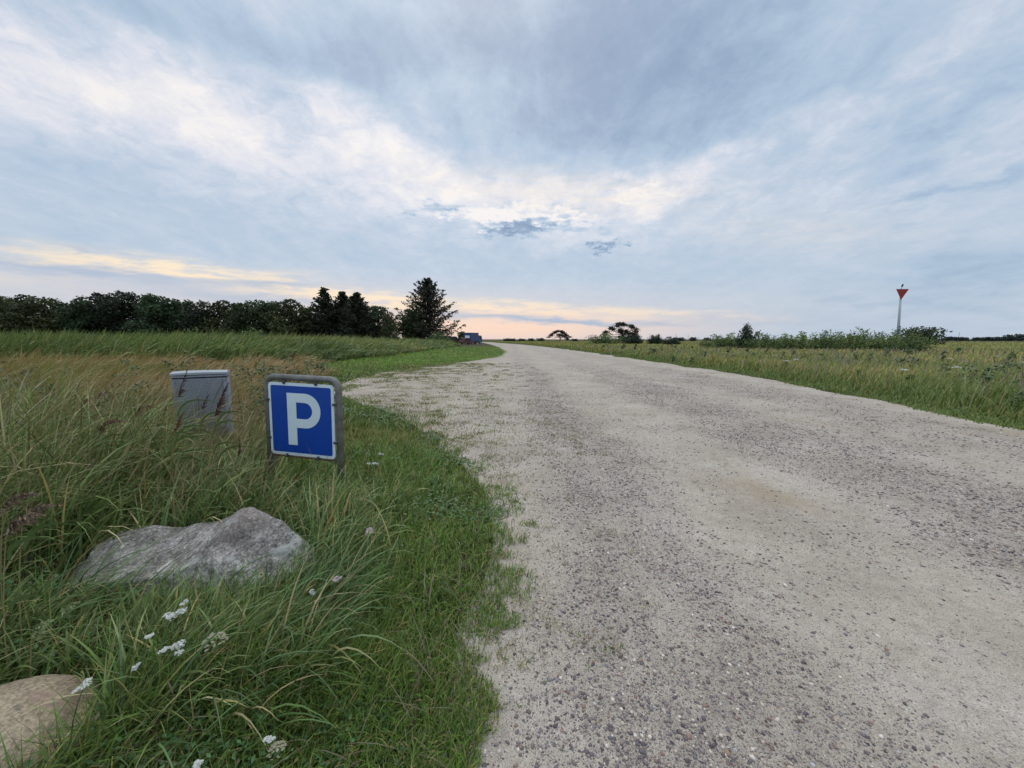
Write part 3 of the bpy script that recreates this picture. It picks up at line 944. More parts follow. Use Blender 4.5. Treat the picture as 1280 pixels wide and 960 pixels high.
def lobes_points(lobes, n, surf=0.35):
    """points in several rough ellipsoids; clumped, denser near each skin"""
    w_ = np.array([l[3] * l[4] * l[5] for l in lobes]) ** 0.75; w_ /= w_.sum()
    pk = rng.choice(len(lobes), n, p=w_)
    L = np.array(lobes)[pk]
    d = rng.normal(0, 1, (n, 3)); d /= np.linalg.norm(d, axis=1)[:, None]
    r = 1 - surf * rng.random(n) ** 0.7 * 1.3
    r *= 1 + 0.14 * np.sin(d[:, 0] * 7 + pk * 2.1) * np.sin(d[:, 2] * 8 + pk) + 0.10 * np.sin(d[:, 1] * 13 + pk * 5)
    return L[:, :3] + d * r[:, None] * L[:, 3:6], pk, d

DARK = (0.048, 0.064, 0.026)
def broadleaf(name, H, Wd, seed, n=5200, base=DARK, size=0.34, low=0.06, nl=16, open_=0.0, lean=0.0):
    """root empty with children trunk and crown; H high, Wd wide"""
    global rng
    keep = rng; rng = np.random.default_rng(seed)
    root = empty(name)
    lobes = []
    tb = MB()
    top = H * 0.62
    tb.tube([(0, 0, -0.1), (0.05 * H * lean * 0.3, 0, H * 0.2), (lean * H * 0.12, 0.02 * H, H * 0.45), (lean * H * 0.22, 0, top)], [H * 0.028, H * 0.022, H * 0.016, H * 0.006], 7)
    for k in range(nl):
        f = rng.random() ** 0.8
        z = H * (low + 0.12 + (0.86 - low - 0.08) * (k + 0.5) / nl)
        prof = (math.sin(math.pi * min(1, ((z / H) * 0.82 + 0.16))) ** 0.6)
        rad = Wd * 0.5 * prof * rng.uniform(0.35, 0.80)
        a = k * 2.4 + rng.uniform(-0.5, 0.5)
        s = Wd * rng.uniform(0.13, 0.22) * (0.8 + 0.4 * prof)
        cx, cy = rad * math.cos(a) + lean * z * 0.3, rad * math.sin(a)
        lobes.append((cx, cy, min(z, H - s * 0.62), s * 1.15, s * 1.15, s * rng.uniform(0.55, 0.8)))
        z0 = max(H * 0.12, z - H * 0.22)
        tb.tube([(lean * z0 * 0.3, 0, min(z0, top)), (cx * 0.5, cy * 0.5, (z0 + z) / 2), (cx, cy, z)], [H * 0.009, H * 0.006, H * 0.002], 5)
    if not open_:
        lobes.append((0, 0, H * 0.45, Wd * 0.3, Wd * 0.3, H * 0.36))
    P, pk, d = lobes_points(lobes, n)
    P[:, 2] = np.maximum(P[:, 2], 0.03 * H)
    tone = rng.uniform(0.7, 1.45, len(lobes))[pk] * rng.uniform(0.65, 1.35, n)
    col = np.array(base)[None] * tone[:, None] * rng.uniform(0.9, 1.1, (n, 3))
    V, Q, Cc = leaf_cards(P, rng.uniform(0.6, 1.3, n) * size, col)
    tb.build('trunk', M_bark, root, smooth=True)
    np_mesh('crown', V, Q, M_leaf, col=Cc, parent=root)
    rng = keep
    return root

def conifer(name, H, Wd, seed, base=(0.030, 0.036, 0.020), dens=1.0, size=0.22, sparse=0.0, low=0.05):
    global rng
    keep = rng; rng = np.random.default_rng(seed)
    root = empty(name)
    tb = MB()
    tb.tube([(0, 0, -0.1), (0.02 * H, 0, H * 0.4), (0.0, 0.01 * H, H * 0.8), (0.01 * H, 0, H * 0.99)], [H * 0.022, H * 0.016, H * 0.007, H * 0.0015], 7)
    P = []; T = []; S = []
    z = H * low
    k = 0
    while z < H * 0.97:
        f = z / H
        L0 = Wd * 0.5 * (1 - f) ** 0.72 * (0.75 + 0.25 * min(1, f / 0.25))
        for j in range(5 if f < 0.8 else 4):
            if rng.random() < sparse:
                continue
            a = k * 1.1 + j * 2 * math.pi / 5 + rng.uniform(-0.35, 0.35)
            L = max(0.25, L0 * rng.uniform(0.62, 1.18))
            rise = rng.uniform(0.0, 0.28) + 0.35 * f
            pts = []
            for q in range(5):
                tt = q / 4
                pts.append(Vector((math.cos(a) * L * tt, math.sin(a) * L * tt, z + L * (rise * tt - 0.16 * math.sin(tt * math.pi)))))
            tb.tube(pts, [0.012 * L + 0.02, 0.01 * L + 0.015, 0.012 * L, 0.006 * L, 0.003 * L + 0.004], 4, cap=False)
            m = int((20 + 46 * L / (Wd * 0.5)) * dens)
            tt = rng.uniform(0.10, 1.03, m)
            bx = np.interp(tt, np.linspace(0, 1, 5), [p.x for p in pts]); by = np.interp(tt, np.linspace(0, 1, 5), [p.y for p in pts]); bz = np.interp(tt, np.linspace(0, 1, 5), [p.z for p in pts])
            wd = 0.16 * L * (1.15 - tt) + 0.08
            off = rng.normal(0, 1, (m, 3)) * np.stack([wd, wd, wd * 0.35], 1)
            P.append(np.stack([bx, by, bz - 0.08], 1) + off)
            T.append(np.full(m, rng.uniform(0.7, 1.4)))
        z += H * 0.030 * rng.uniform(0.8, 1.25) * (1.15 - 0.45 * f)
        k += 1
    P = np.concatenate(P); T = np.concatenate(T); n = len(P)
    col = np.array(base)[None] * (T * rng.uniform(0.65, 1.35, n))[:, None] * rng.uniform(0.9, 1.1, (n, 3))
    V, Q, Cc = leaf_cards(P, rng.uniform(0.6, 1.3, n) * size, col, 2.0)
    tb.build('trunk', M_bark, root, smooth=True)
    np_mesh('crown', V, Q, M_leaf, col=Cc, parent=root)
    rng = keep
    return root

def shrub(name, H, Wd, seed, n=1500, base=(0.07, 0.10, 0.04), size=0.10, spiky=0.5):
    """many-stemmed bush: stems + foliage"""
    global rng
    keep = rng; rng = np.random.default_rng(seed)
    root = empty(name)
    tb = MB(); P = []; T = []
    ns = 34
    for k in range(ns):
        a = rng.uniform(0, 6.28); q = rng.random() ** 0.6
        bx, by = math.cos(a) * Wd * 0.22 * q, math.sin(a) * Wd * 0.22 * q
        tx, ty = math.cos(a) * Wd * 0.5 * q * rng.uniform(0.8, 1.15), math.sin(a) * Wd * 0.5 * q * rng.uniform(0.8, 1.15)
        tz = H * rng.uniform(0.62, 1.02) * (1 - 0.40 * q ** 2)
        pts = [Vector((bx, by, -0.03)), Vector((bx * 0.6 + tx * 0.4, by * 0.6 + ty * 0.4, tz * 0.5)), Vector((tx, ty, tz))]
        tb.tube(pts, [0.016, 0.011, 0.004], 4, cap=False)
        m = n // ns
        tt = rng.uniform(0.08, 1.0, m) ** (1 - 0.3 * spiky)
        c = np.stack([np.interp(tt, [0, .5, 1], [p[i] for p in pts]) for i in range(3)], 1)
        wd = Wd * 0.12 * (1.12 - tt * (0.5 + 0.5 * spiky))
        P.append(c + rng.normal(0, 1, (m, 3)) * wd[:, None] * np.array([1, 1, 0.7])); T.append(np.full(m, rng.uniform(0.75, 1.35)))
    P = np.concatenate(P); T = np.concatenate(T); n = len(P)
    P[:, 2] = np.maximum(P[:, 2], 0.02)
    col = np.array(base)[None] * (T * rng.uniform(0.7, 1.35, n))[:, None] * rng.uniform(0.9, 1.1, (n, 3))
    V, Q, Cc = leaf_cards(P, rng.uniform(0.6, 1.35, n) * size, col, 1.7)
    tb.build('stem', M_bark, root, smooth=True)
    np_mesh('foliage', V, Q, M_leaf, col=Cc, parent=root)
    rng = keep
    return root

def top_h(px_top, px, Y):
    return point_at(px, px_top, Y).z

used = set()
def put(proto, loc, s, rz, label, cat, group):
    o = proto if proto.name not in used else copy_tree(proto)
    used.add(o.name)
    o.location = loc; o.rotation_euler = (0, 0, rz)
    o.scale = s if isinstance(s, (tuple, list)) else (s, s, s)
    return tag(o, label, cat, group)

# --- the wood on the left: prototypes 10 m high, 8 m wide
protos = [broadleaf('broadleaf_tree', 10, 8.0, 11), broadleaf('broadleaf_tree', 10, 7.4, 12, base=(0.042, 0.064, 0.028)),
          broadleaf('broadleaf_tree', 10, 8.6, 13, base=(0.060, 0.070, 0.028)), broadleaf('pine_tree', 10, 7.2, 14, base=(0.028, 0.036, 0.020), size=0.30, open_=1, nl=20, n=4200)]
G = 'trees of the dark wood behind the reeds'
wood = [  # px centre, px top, depth, width factor, proto, label
    (-28, 366, 70, 1.1, 0, 'dark tree cut by the left edge of the photo, end of the wood'),
    (12, 365, 74, 1.0, 1, 'dark tree with a level crown, second from the left end of the wood'),
    (42, 366, 68, 1.0, 2, 'low wide-crowned tree in the wood, third from its left end'),
    (74, 370, 73, 0.9, 0, 'narrow dark tree just left of the first dip in the wood'),
    (103, 371, 69, 0.85, 1, 'small rounded tree standing in the first dip of the wood'),
    (128, 366, 76, 0.9, 2, 'dense tree directly left of the tall ragged pine in the wood'),
    (152, 358, 72, 1.0, 3, 'tall ragged pine rising highest in the left half of the wood'),
    (178, 362, 75, 0.85, 3, 'second ragged pine, touching the right side of the tallest pine'),
    (206, 364, 70, 1.0, 1, 'full dark tree with a domed top right of the two ragged pines'),
    (232, 371, 74, 0.8, 0, 'lower tree with sky gaps right of the domed tree in the wood'),
    (254, 371, 71, 0.8, 3, 'thin-crowned pine with sky showing beneath its top, above the cabinet'),
    (282, 374, 73, 0.95, 2, 'broad tree in the middle of the wood, right above the cabinet side'),
    (308, 372, 69, 0.9, 0, 'bushy tree in the wood between the cabinet and the parking sign'),
    (336, 371, 72, 1.0, 1, 'round dense tree of the wood rising above the left post of the parking sign'),
    (362, 372, 70, 0.9, 2, 'flat-topped tree of the wood rising above the middle of the parking sign'),
    (388, 378, 73, 0.9, 0, 'lower tree squeezed against the first pointed spruce of the wood'),
    (468, 378, 74, 0.85, 1, 'rounded tree right of the third spruce, near the right end of the wood'),
    (448, 372, 76, 0.9, 2, 'dense dark tree filling the space behind the third spruce'),
    (420, 374, 77, 0.8, 1, 'dense dark tree behind the first and middle spruce'),
    (486, 388, 70, 0.55, 2, 'small last tree at the right end of the wood, beside the gap'),
    (514, 384, 82, 1.05, 0, 'dark bushy tree under the left branches of the big lone conifer'),
]
for px, pt, Y, wf, pi_, lab in wood:
    H = top_h(pt, px, Y)
    b = point_at(px, 424, Y)
    sxy = H / 10 * wf * 1.08
    put(protos[pi_], (b.x, Y, 0), (sxy, sxy, H / 10), random.uniform(0, 6.28), lab, 'tree', G)
spr = conifer('spruce_tree', 10, 7.6, 21, size=0.20, dens=1.2)
for px, pt, Y, wf, lab in [(408, 358, 71, 1.0, 'pointed spruce with a thin tip, first of three in the wood'), (431, 363, 73, 1.15, 'middle spruce of three in the wood, with a blunt broken tip'), (448, 364, 70, 1.25, 'third spruce of the wood, leaning right with a curved ragged side')]:
    H = top_h(pt, px, Y); b = point_at(px, 424, Y)
    put(spr, (b.x, Y, 0), (H / 10 * wf, H / 10 * wf, H / 10), random.uniform(0, 6.28), lab, 'tree', G)
con = conifer('conifer_tree', top_h(346, 534, 85), 17.0, 31, base=(0.036, 0.036, 0.022), dens=2.0, size=0.25, sparse=0.05)
b = point_at(536, 424, 85)
put(con, (b.x, 85, 0), 1, 0.4, 'big lone conifer with open layered branches at the right end of the wood', 'tree', None)

# light green bushes at the foot of the wood
for px, pt, wpx, lab in [(245, 408, 34, 'light green bush before the foot of the wood above the cabinet'), (318, 410, 28, 'small pale green bush at the foot of the wood left of the parking sign'), (548, 414, 30, 'small olive bush at the foot of the big lone conifer')]:
    Y = 60 if px < 500 else 78
    H = top_h(pt, px, Y); b = point_at(px, 424, Y)
    Wm = wpx / F * Y
    s = shrub('field_bush', H, Wm, int(px), n=1600, base=(0.10, 0.14, 0.05), size=0.22, spiky=0.1)
    put(s, (b.x, Y, 0), 1, 0, lab, 'bush', 'pale bushes at the foot of the wood')

# --- wind-shaped trees on the horizon
def windtree(name, H, Wd, seed, open_side=-1, n=2400, size=0.32, base=(0.030, 0.036, 0.022), dome=True):
    global rng
    keep = rng; rng = np.random.default_rng(seed)
    root = empty(name); tb = MB(); lobes = []
    tb.tube([(0, 0, -0.1), (0.05 * Wd, 0, H * 0.25), (0.02 * Wd, 0, H * 0.5)], [H * 0.035, H * 0.028, H * 0.02], 7)
    for k in range(15):
        u_ = (k + 0.5) / 15 * 2 - 1
        cx = u_ * Wd * 0.44
        zt = H * (0.92 - 0.50 * abs(u_) ** 1.8) - H * 0.07
        cy = rng.uniform(-0.28, 0.28) * Wd
        lobes.append((cx, cy, zt, Wd * 0.13, Wd * 0.14, H * 0.09))
        tb.tube([(0.02 * Wd, 0, H * rng.uniform(0.25, 0.5)), (cx * 0.55, cy * 0.5, zt * 0.75), (cx, cy, zt)], [H * 0.016, H * 0.010, H * 0.004], 5)
        if u_ * open_side < 0.25:
            lobes.append((cx * 0.9, rng.uniform(-0.25, 0.25) * Wd, zt * 0.66, Wd * 0.10, Wd * 0.12, H * 0.13))
            if dome:
                lobes.append((cx * 0.9, rng.uniform(-0.25, 0.25) * Wd, zt * 0.34, Wd * 0.11, Wd * 0.12, H * 0.15))
    P, pk, d = lobes_points(lobes, n, 0.6); nn = len(P)
    col = np.array(base)[None] * (rng.uniform(0.7, 1.4, len(lobes))[pk] * rng.uniform(0.7, 1.3, nn))[:, None]
    V, Q, Cc = leaf_cards(P, rng.uniform(0.6, 1.3, nn) * size, col)
    tb.build('trunk', M_bark, root, smooth=True)
    np_mesh('crown', V, Q, M_leaf, col=Cc, parent=root)
    rng = keep
    return root
Y = 165; H = top_h(411, 700, Y); b = point_at(699, 424, Y)
put(windtree('windswept_tree', H, 10.5, 41, -1, 2200, 0.34, dome=False), (b.x, Y, 0), 1, 0, 'small umbrella-shaped tree on the horizon right of the end of the track', 'tree', None)
Y = 112; H = top_h(400, 775, Y); b = point_at(777, 424, Y)
put(windtree('windswept_tree', H, 11.4, 42, -1, 5200, 0.27), (b.x, Y, 0), 1, 0, 'larger dark wind-bent tree, open on its left side, right of the umbrella-shaped tree', 'tree', None)

# --- bushes and scrub on the right, px centre, px top, width px, depth, kind, label
sb = [shrub('scrub_bush', 2.4, 3.0, 51, 2400, (0.16, 0.205, 0.07), 0.10, 0.8), shrub('scrub_bush', 2.4, 3.2, 52, 2400, (0.12, 0.16, 0.055), 0.10, 0.4),
      shrub('scrub_bush', 2.4, 3.0, 53, 2400, (0.18, 0.23, 0.08), 0.10, 0.95), shrub('thorn_bush', 2.4, 2.4, 54, 2400, (0.035, 0.050, 0.028), 0.11, 0.5)]
GS = 'scrub bushes along the right of the track'
scrub = [
    (756, 416, 34, 100, 1, 'low green bush leaning against the left foot of the wind-bent tree'),
    (790, 419, 20, 95, 3, 'small dark bush under the wind-bent tree'),
    (817, 419, 12, 92, 3, 'tiny dark bush first right of the wind-bent tree'),
    (822, 418, 9, 90, 3, 'narrow dark sapling-like bush second right of the wind-bent tree'),
    (838, 421, 18, 80, 3, 'low dark bush between the wind-bent tree and the long scrub belt'),
    (898, 418, 30, 52, 1, 'rounded grey-green bush at the left end of the long scrub belt'),
    (915, 416, 22, 50, 0, 'second bush of the scrub belt, just left of the pointed dark bush'),
    (935, 406, 20, 46, 3, 'pointed dark bush rising above the left end of the scrub belt'),
    (956, 416, 32, 44, 1, 'bush directly right of the pointed dark bush'),
    (980, 417, 28, 45, 0, 'feathery light green bush, third right of the pointed dark bush'),
    (1004, 415, 30, 43, 2, 'light leafy bush left of the middle of the scrub belt'),
    (1032, 412, 24, 42, 1, 'dark-tipped bush in the middle of the scrub belt'),
    (1052, 415, 28, 44, 2, 'pale spiky bush right of the middle of the scrub belt'),
    (1076, 410, 32, 40, 0, 'tallest leafy bush of the scrub belt with upright shoots'),
    (1100, 414, 28, 41, 1, 'bush of the scrub belt just left of the beacon mast foot'),
    (1118, 417, 24, 38, 2, 'light green bush hiding the foot of the beacon mast'),
    (1138, 414, 30, 36, 1, 'last leafy bush at the right end of the scrub belt'),
]
for px, pt, wpx, Y, kd, lab in scrub:
    H = top_h(pt, px, Y) * 1.08; b = point_at(px, 424, Y)
    W0 = [3.0, 3.2, 3.0, 2.4][kd]
    s = (wpx * 1.45 / F * Y) / W0
    put(sb[kd], (b.x, Y, 0), (s, s, H / 2.4), random.uniform(0, 6.28), lab, 'bush', GS)
Y = 78; H = top_h(408, 1150, Y); b = point_at(1150, 424, Y)
put(broadleaf('hedge_tree', H, 8.2, 61, n=3000, size=0.26, low=0.0, nl=14), (b.x, Y, 0), 1, 0, 'wide low dark tree right of the beacon mast behind the scrub belt', 'tree', None)

# --- far belt of trees on the right horizon
fp = broadleaf('far_tree', 8, 12, 71, n=900, size=0.9, low=0.0, nl=10, base=(0.045, 0.055, 0.045))
far = [(1186, 420.5, 10), (1196, 421, 12), (1205, 421.5, 9), (1221, 421.6, 9), (1232, 421, 13), (1243, 421, 12), (1251, 420.8, 10), (1260, 418, 8), (1266, 421, 8), (1273, 417.2, 9), (1288, 420, 12)]
lab = ['leftmost far tree of the belt right of the beacon', 'second far tree of the belt right of the beacon', 'far tree at the right end of the short left belt', 'far tree at the left end of the long belt on the horizon',
       'second far tree of the long belt on the horizon', 'third far tree of the long belt on the horizon', 'far tree just left of the first round treetop at the right edge', 'far round treetop left of the taller one at the right edge',
       'low far tree between the two round treetops', 'taller far round treetop near the right edge', 'far tree cut by the right edge of the photo']
for (px, pt, wpx), l_ in zip(far, lab):
    Y = 330; H = top_h(pt, px, Y); b = point_at(px, 424, Y)
    s = wpx * 1.3 / F * Y / 12
    put(fp, (b.x, Y, 0), (s, s, H / 8), random.uniform(0, 6.28), l_, 'tree', 'far trees on the right horizon')
far = [(664, 424), (676, 423.5), (652, 424.3), (641, 424.2), (718, 424.5), (634, 424), (585, 420), (851, 422.8), (866, 422.5), (884, 423)]
lab = ['tiny bush on the horizon left of the umbrella-shaped tree', 'tiny pointed bush on the horizon next to the umbrella-shaped tree', 'tiny bush on the horizon right of the end of the track', 'second tiny bush from the end of the track on the horizon',
       'tiny low bush right of the umbrella-shaped tree', 'tiny bush right where the track meets the horizon', 'low far bush behind the blue lorry', 'far low bush left of the long scrub belt', 'far low flat bush just left of the long scrub belt', 'far low bush behind the left end of the scrub belt']
for (px, pt), l_ in zip(far, lab):
    Y = 210; H = max(1.0, top_h(pt - 1.2, px, Y)); b = point_at(px, 424, Y)
    put(fp, (b.x, Y, 0), (0.42, 0.42, H / 8), random.uniform(0, 6.28), l_, 'bush', 'far bushes on the horizon')
Y = 125; H = top_h(413.5, 578, Y); b = point_at(578, 424, Y)
put(broadleaf('roadside_tree', H, 4.6, 62, n=1300, size=0.3, low=0.05, nl=12, base=(0.05, 0.07, 0.03)), (b.x, Y, 0), 1, 0, 'small round green tree behind the parked vehicles', 'tree', None)

# ------------------------------------------------------------------ boulders
def boulder(name, dims, loc, rz, seed, profile=None, planes=(), rough=0.03, mat=None, label='', squash=1.0):
    import bmesh
    bm = bmesh.new()
    bmesh.ops.create_icosphere(bm, subdivisions=6, radius=1.0)
    P = np.array([v.co[:] for v in bm.verts])
    P = np.sign(P) * np.abs(P) ** squash
    for (nx_, ny_, nz_, d) in planes:
        nn = np.array([nx_, ny_, nz_], float); nn /= np.linalg.norm(nn)
        s = P @ nn - d
        P = P - np.outer(np.maximum(s, 0) * 0.93, nn)
    if profile is not None:
        xs, zs = zip(*profile)
        k = np.interp(P[:, 0], xs, zs)
        P[:, 2] = np.where(P[:, 2] > 0, P[:, 2] * k, P[:, 2])
    out_ = []
    for i, v in enumerate(bm.verts):
        p = Vector(P[i])
        nrm = p.normalized()
        q = p * 1.7 + Vector((seed, 0, 0))
        dsp = mnoise.fractal(q, 1.0, 2.0, 5) * rough * 1.6 + mnoise.fractal(p * 9 + Vector((0, seed, 0)), 0.9, 2.1, 4) * rough * 0.28
        dsp -= max(0, mnoise.noise(p * 6.0 + Vector((seed * 2, 3, 1))) - 0.35) * rough * 0.5
        v.co = Vector(((p.x + nrm.x * dsp) * dims[0], (p.y + nrm.y * dsp) * dims[1], (p.z + nrm.z * dsp) * dims[2]))
    me = bpy.data.meshes.new(name); bm.to_mesh(me); bm.free()
    me.polygons.foreach_set('use_smooth', [True] * len(me.polygons))
    me.materials.append(mat)
    o = link(bpy.data.objects.new(name, me)); o.location = loc; o.rotation_euler = (0, 0, rz)
    return tag(o, label, 'boulder')

m, t, p = new_mat('granite')
oc = t.n.new('ShaderNodeTexCoord').outputs['Object']
c = t.ramp(t.noise(oc, 4.5, 8, 0.68), [(0.34, (0.13, 0.115, 0.10)), (0.46, (0.235, 0.215, 0.19)), (0.56, (0.34, 0.315, 0.28)), (0.68, (0.43, 0.40, 0.36))])
sp = t.ramp(t.noise(oc, 55, 6, 0.8), [(0.36, (0.32, 0.32, 0.33)), (0.5, (1.0, 1.0, 1.0)), (0.62, (1.6, 1.57, 1.55))])
sp2 = t.ramp(t.noise(oc, 24, 7, 0.82), [(0.40, (0.45, 0.45, 0.46)), (0.5, (1.0, 1.0, 1.0)), (0.60, (1.5, 1.46, 1.42))])
c = t.mix(0.8, c, sp, 'MULTIPLY')
c = t.mix(0.55, c, sp2, 'MULTIPLY')
vs = t.n.new('ShaderNodeTexVoronoi'); vs.inputs['Scale'].default_value = 95; t.put(vs.inputs['Vector'], oc)
c = t.mix(0.55, c, t.ramp(vs.outputs['Color'], [(0.15, (0.42, 0.41, 0.40)), (0.45, (1.0, 0.98, 0.95)), (0.62, (1.2, 1.17, 1.12)), (0.85, (1.9, 1.84, 1.76))]), 'MULTIPLY')
crack = t.voro(t.vmath('ADD', oc, t.vmath('SCALE', t.noise(oc, 5, 4, 0.6, color=True), scale=0.25)), 2.6, 'DISTANCE_TO_EDGE')
crack = t.mr(crack, 0.0, 0.02, 1.0, 0.0)
c = t.mix(t.math('MULTIPLY', crack, 0.45), c, (0.05, 0.045, 0.04))
lich = t.math('MULTIPLY', t.mr(t.noise(oc, 7.5, 7, 0.7, 0.6), 0.53, 0.60), t.mr(t.noise(oc, 2.0, 3, 0.5), 0.42, 0.58))
c = t.mix(t.math('MULTIPLY', lich, 0.75), c, (0.54, 0.52, 0.47))
dk = t.mr(t.noise(t.mapping(oc, loc=(3, 1, 7)), 11, 6, 0.7, 0.3), 0.60, 0.70)
c = t.mix(t.math('MULTIPLY', dk, 0.65), c, (0.045, 0.042, 0.042))
pk_ = t.mr(t.noise(t.mapping(oc, loc=(9, 4, 2)), 2.6, 4, 0.6), 0.52, 0.68)
c = t.mix(t.math('MULTIPLY', pk_, 0.3), c, (0.26, 0.19, 0.165))
t.put(p.inputs['Base Color'], c); p.inputs['Roughness'].default_value = 0.88; p.inputs['Specular IOR Level'].default_value = 0.25
bp = t.n.new('ShaderNodeBump'); bp.inputs['Strength'].default_value = 0.9; bp.inputs['Distance'].default_value = 0.022
t.put(bp.inputs['Height'], t.math('ADD', t.noise(oc, 22, 8, 0.72), t.math('MULTIPLY', t.noise(oc, 120, 4, 0.7), 0.35))); t.put(p.inputs['Normal'], bp.outputs[0])
M_granite = m
m, t, p = new_mat('round_stone')
oc = t.n.new('ShaderNodeTexCoord').outputs['Object']
c = t.ramp(t.noise(oc, 5.0, 7, 0.62), [(0.32, (0.22, 0.168, 0.112)), (0.5, (0.31, 0.245, 0.165)), (0.68, (0.39, 0.315, 0.225))])
c = t.mix(0.7, c, t.ramp(t.noise(oc, 60, 6, 0.8), [(0.36, (0.6, 0.58, 0.56)), (0.64, (1.35, 1.32, 1.28))]), 'MULTIPLY')
vs = t.n.new('ShaderNodeTexVoronoi'); vs.inputs['Scale'].default_value = 120; t.put(vs.inputs['Vector'], oc)
c = t.mix(0.7, c, t.ramp(vs.outputs['Color'], [(0.2, (0.6, 0.58, 0.56)), (0.5, (1.0, 1.0, 1.0)), (0.8, (1.35, 1.32, 1.28))]), 'MULTIPLY')
pk_ = t.mr(t.noise(t.mapping(oc, loc=(2, 5, 1)), 6, 6, 0.65, 0.5), 0.54, 0.62)
c = t.mix(t.math('MULTIPLY', pk_, 0.5), c, (0.30, 0.19, 0.15))
gl = t.mr(t.noise(t.mapping(oc, loc=(7, 2, 4)), 13, 5, 0.7), 0.60, 0.68)
c = t.mix(t.math('MULTIPLY', gl, 0.5), c, (0.10, 0.085, 0.07))
t.put(p.inputs['Base Color'], c); p.inputs['Roughness'].default_value = 0.82; p.inputs['Specular IOR Level'].default_value = 0.3
bp = t.n.new('ShaderNodeBump'); bp.inputs['Strength'].default_value = 0.5; bp.inputs['Distance'].default_value = 0.008
t.put(bp.inputs['Height'], t.noise(oc, 45, 7, 0.7)); t.put(p.inputs['Normal'], bp.outputs[0])
M_round = m
boulder('boulder', (0.83, 0.44, 0.375), (BO.x, BO.y, 0.0), R(-4), 3.0,
        profile=[(-1, 0.62), (-0.85, 0.68), (-0.6, 0.77), (-0.2, 0.86), (0.05, 0.95), (0.25, 1.12), (0.36, 1.34), (0.45, 1.46), (0.56, 1.40), (0.8, 1.22), (1, 0.95)],
        planes=[(-0.12, -0.45, 1, 0.60), (0.80, -0.3, 0.70, 0.74), (0.12, -1, 0.42, 0.70), (-0.8, -0.5, 0.4, 0.84), (1, -0.5, 0.1, 0.86), (0.2, 1, 0.5, 0.62)],
        rough=0.05, mat=M_granite, label='large angular grey granite boulder with pale lichen in front of the parking sign', squash=0.86)
boulder('boulder', (0.34, 0.31, 0.235), (RS.x, RS.y, 0.01), R(10), 8.0, rough=0.02, mat=M_round,
        label='smooth rounded sandy brown boulder in the bottom left corner of the photo')

# ------------------------------------------------------------------ parking sign
M_galv = plain('galvanised_steel', (0.165, 0.155, 0.14), 0.6, 0.35, 0.38, 14, 0.4, 80)
M_rust = plain('rusty_steel', (0.15, 0.095, 0.06), 0.85, 0.1, 0.25, 14, 0.4, 60)
M_signwhite = plain('sign_white', (0.60, 0.68, 0.72), 0.4, 0.0, 0.05, 5)
M_signblue = plain('sign_blue', (0.004, 0.050, 0.300), 0.42, 0.0, 0.07, 3)
M_signback = plain('sign_back', (0.35, 0.36, 0.37), 0.5, 0.6, 0.1, 5)
M_clip = plain('clamp_metal', (0.09, 0.085, 0.085), 0.6, 0.5, 0.1, 20)
ZS = 3.55
pc = point_at(379.5, 524.5, ZS)
sign = empty('parking_sign', (pc.x, pc.y, 0), R(-11.5))
tag(sign, 'blue and white P parking sign in a leaning grey tube frame', 'sign')
cz = pc.z
S = 0.35
def rrect(w2, h2, r, n=6):
    pts = []
    for cx, cz_, a0 in [(w2 - r, -h2 + r, -90), (w2 - r, h2 - r, 0), (-w2 + r, h2 - r, 90), (-w2 + r, -h2 + r, 180)]:
        for k in range(n + 1):
            a = R(a0 + 90 * k / n)
            pts.append((cx + r * math.cos(a), cz_ + r * math.sin(a)))
    return pts
LEAN = R(-1.6)
def sgn(mb):
    from mathutils import Matrix
    return mb.move(Matrix.Translation((0, 0, cz)) @ Matrix.Rotation(-LEAN, 4, 'Y'))
pan = sgn(MB().prism(rrect(S, S, 0.035), -0.028, -0.020)).build('panel', M_signwhite, sign)
sgn(MB().prism(rrect(S - 0.028, S - 0.028, 0.02), -0.0305, -0.0282)).build('blue_field', M_signblue, pan)
# the letter P: stem and bowl in one outline with a hole, built from strips
def letter_P():
    mb = MB()
    y0, y1 = -0.0335, -0.0307
    x0, xs, zt, zb = -0.145, -0.048, 0.255, -0.245
    R_ = 0.165; cxb = 0.045; czb = zt - R_; ri = 0.078
    mb.prism([(x0, zb), (xs, zb), (xs, zt), (x0, zt)], y0, y1)
    outp = [(xs, zt)]; inp = [(xs, czb + ri)]
    outp.append((cxb, zt)); inp.append((cxb, czb + ri))
    for k in range(1, 25):
        a = R(90 - 180 * k / 24)
        outp.append((cxb + R_ * math.cos(a), czb + R_ * math.sin(a)))
        inp.append((cxb + ri * math.cos(a), czb + ri * math.sin(a)))
    outp.append((xs, czb - R_)); inp.append((xs, czb - ri))
    n = len(outp)
    V = []
    for y in (y0, y1):
        V += [(x, y, z) for x, z in outp] + [(x, y, z) for x, z in inp]
    Fc = []
    for i in range(n - 1):
        Fc.append((i + n, i + 1 + n, i + 1, i)[::-1])
        Fc.append((i, i + 1, i + 1 + 2 * n, i + 2 * n))
        Fc.append((i + n, i + 3 * n, i + 1 + 3 * n, i + 1 + n))
    mb.add(V, Fc)
    return mb
sgn(letter_P()).build('letter', M_signwhite, pan)
fr = MB()
FW, FH, FR = 0.384, 0.397, 0.085
rt = 0.030
pts = [(-FW, 0.0, -1.2)]
pts += [(-FW, 0, FH - FR)]
for k in range(1, 9):
    a = R(180 - 90 * k / 8); pts.append((-FW + FR + FR * math.cos(a), 0, FH - FR + FR * math.sin(a)))
for k in range(0, 9):
    a = R(90 - 90 * k / 8); pts.append((FW - FR + FR * math.cos(a), 0, FH - FR + FR * math.sin(a)))
pts.append((FW, 0, -1.2))
fr.tube(pts, rt, 16)
sgn(fr).build('frame', M_galv, sign, smooth=True)
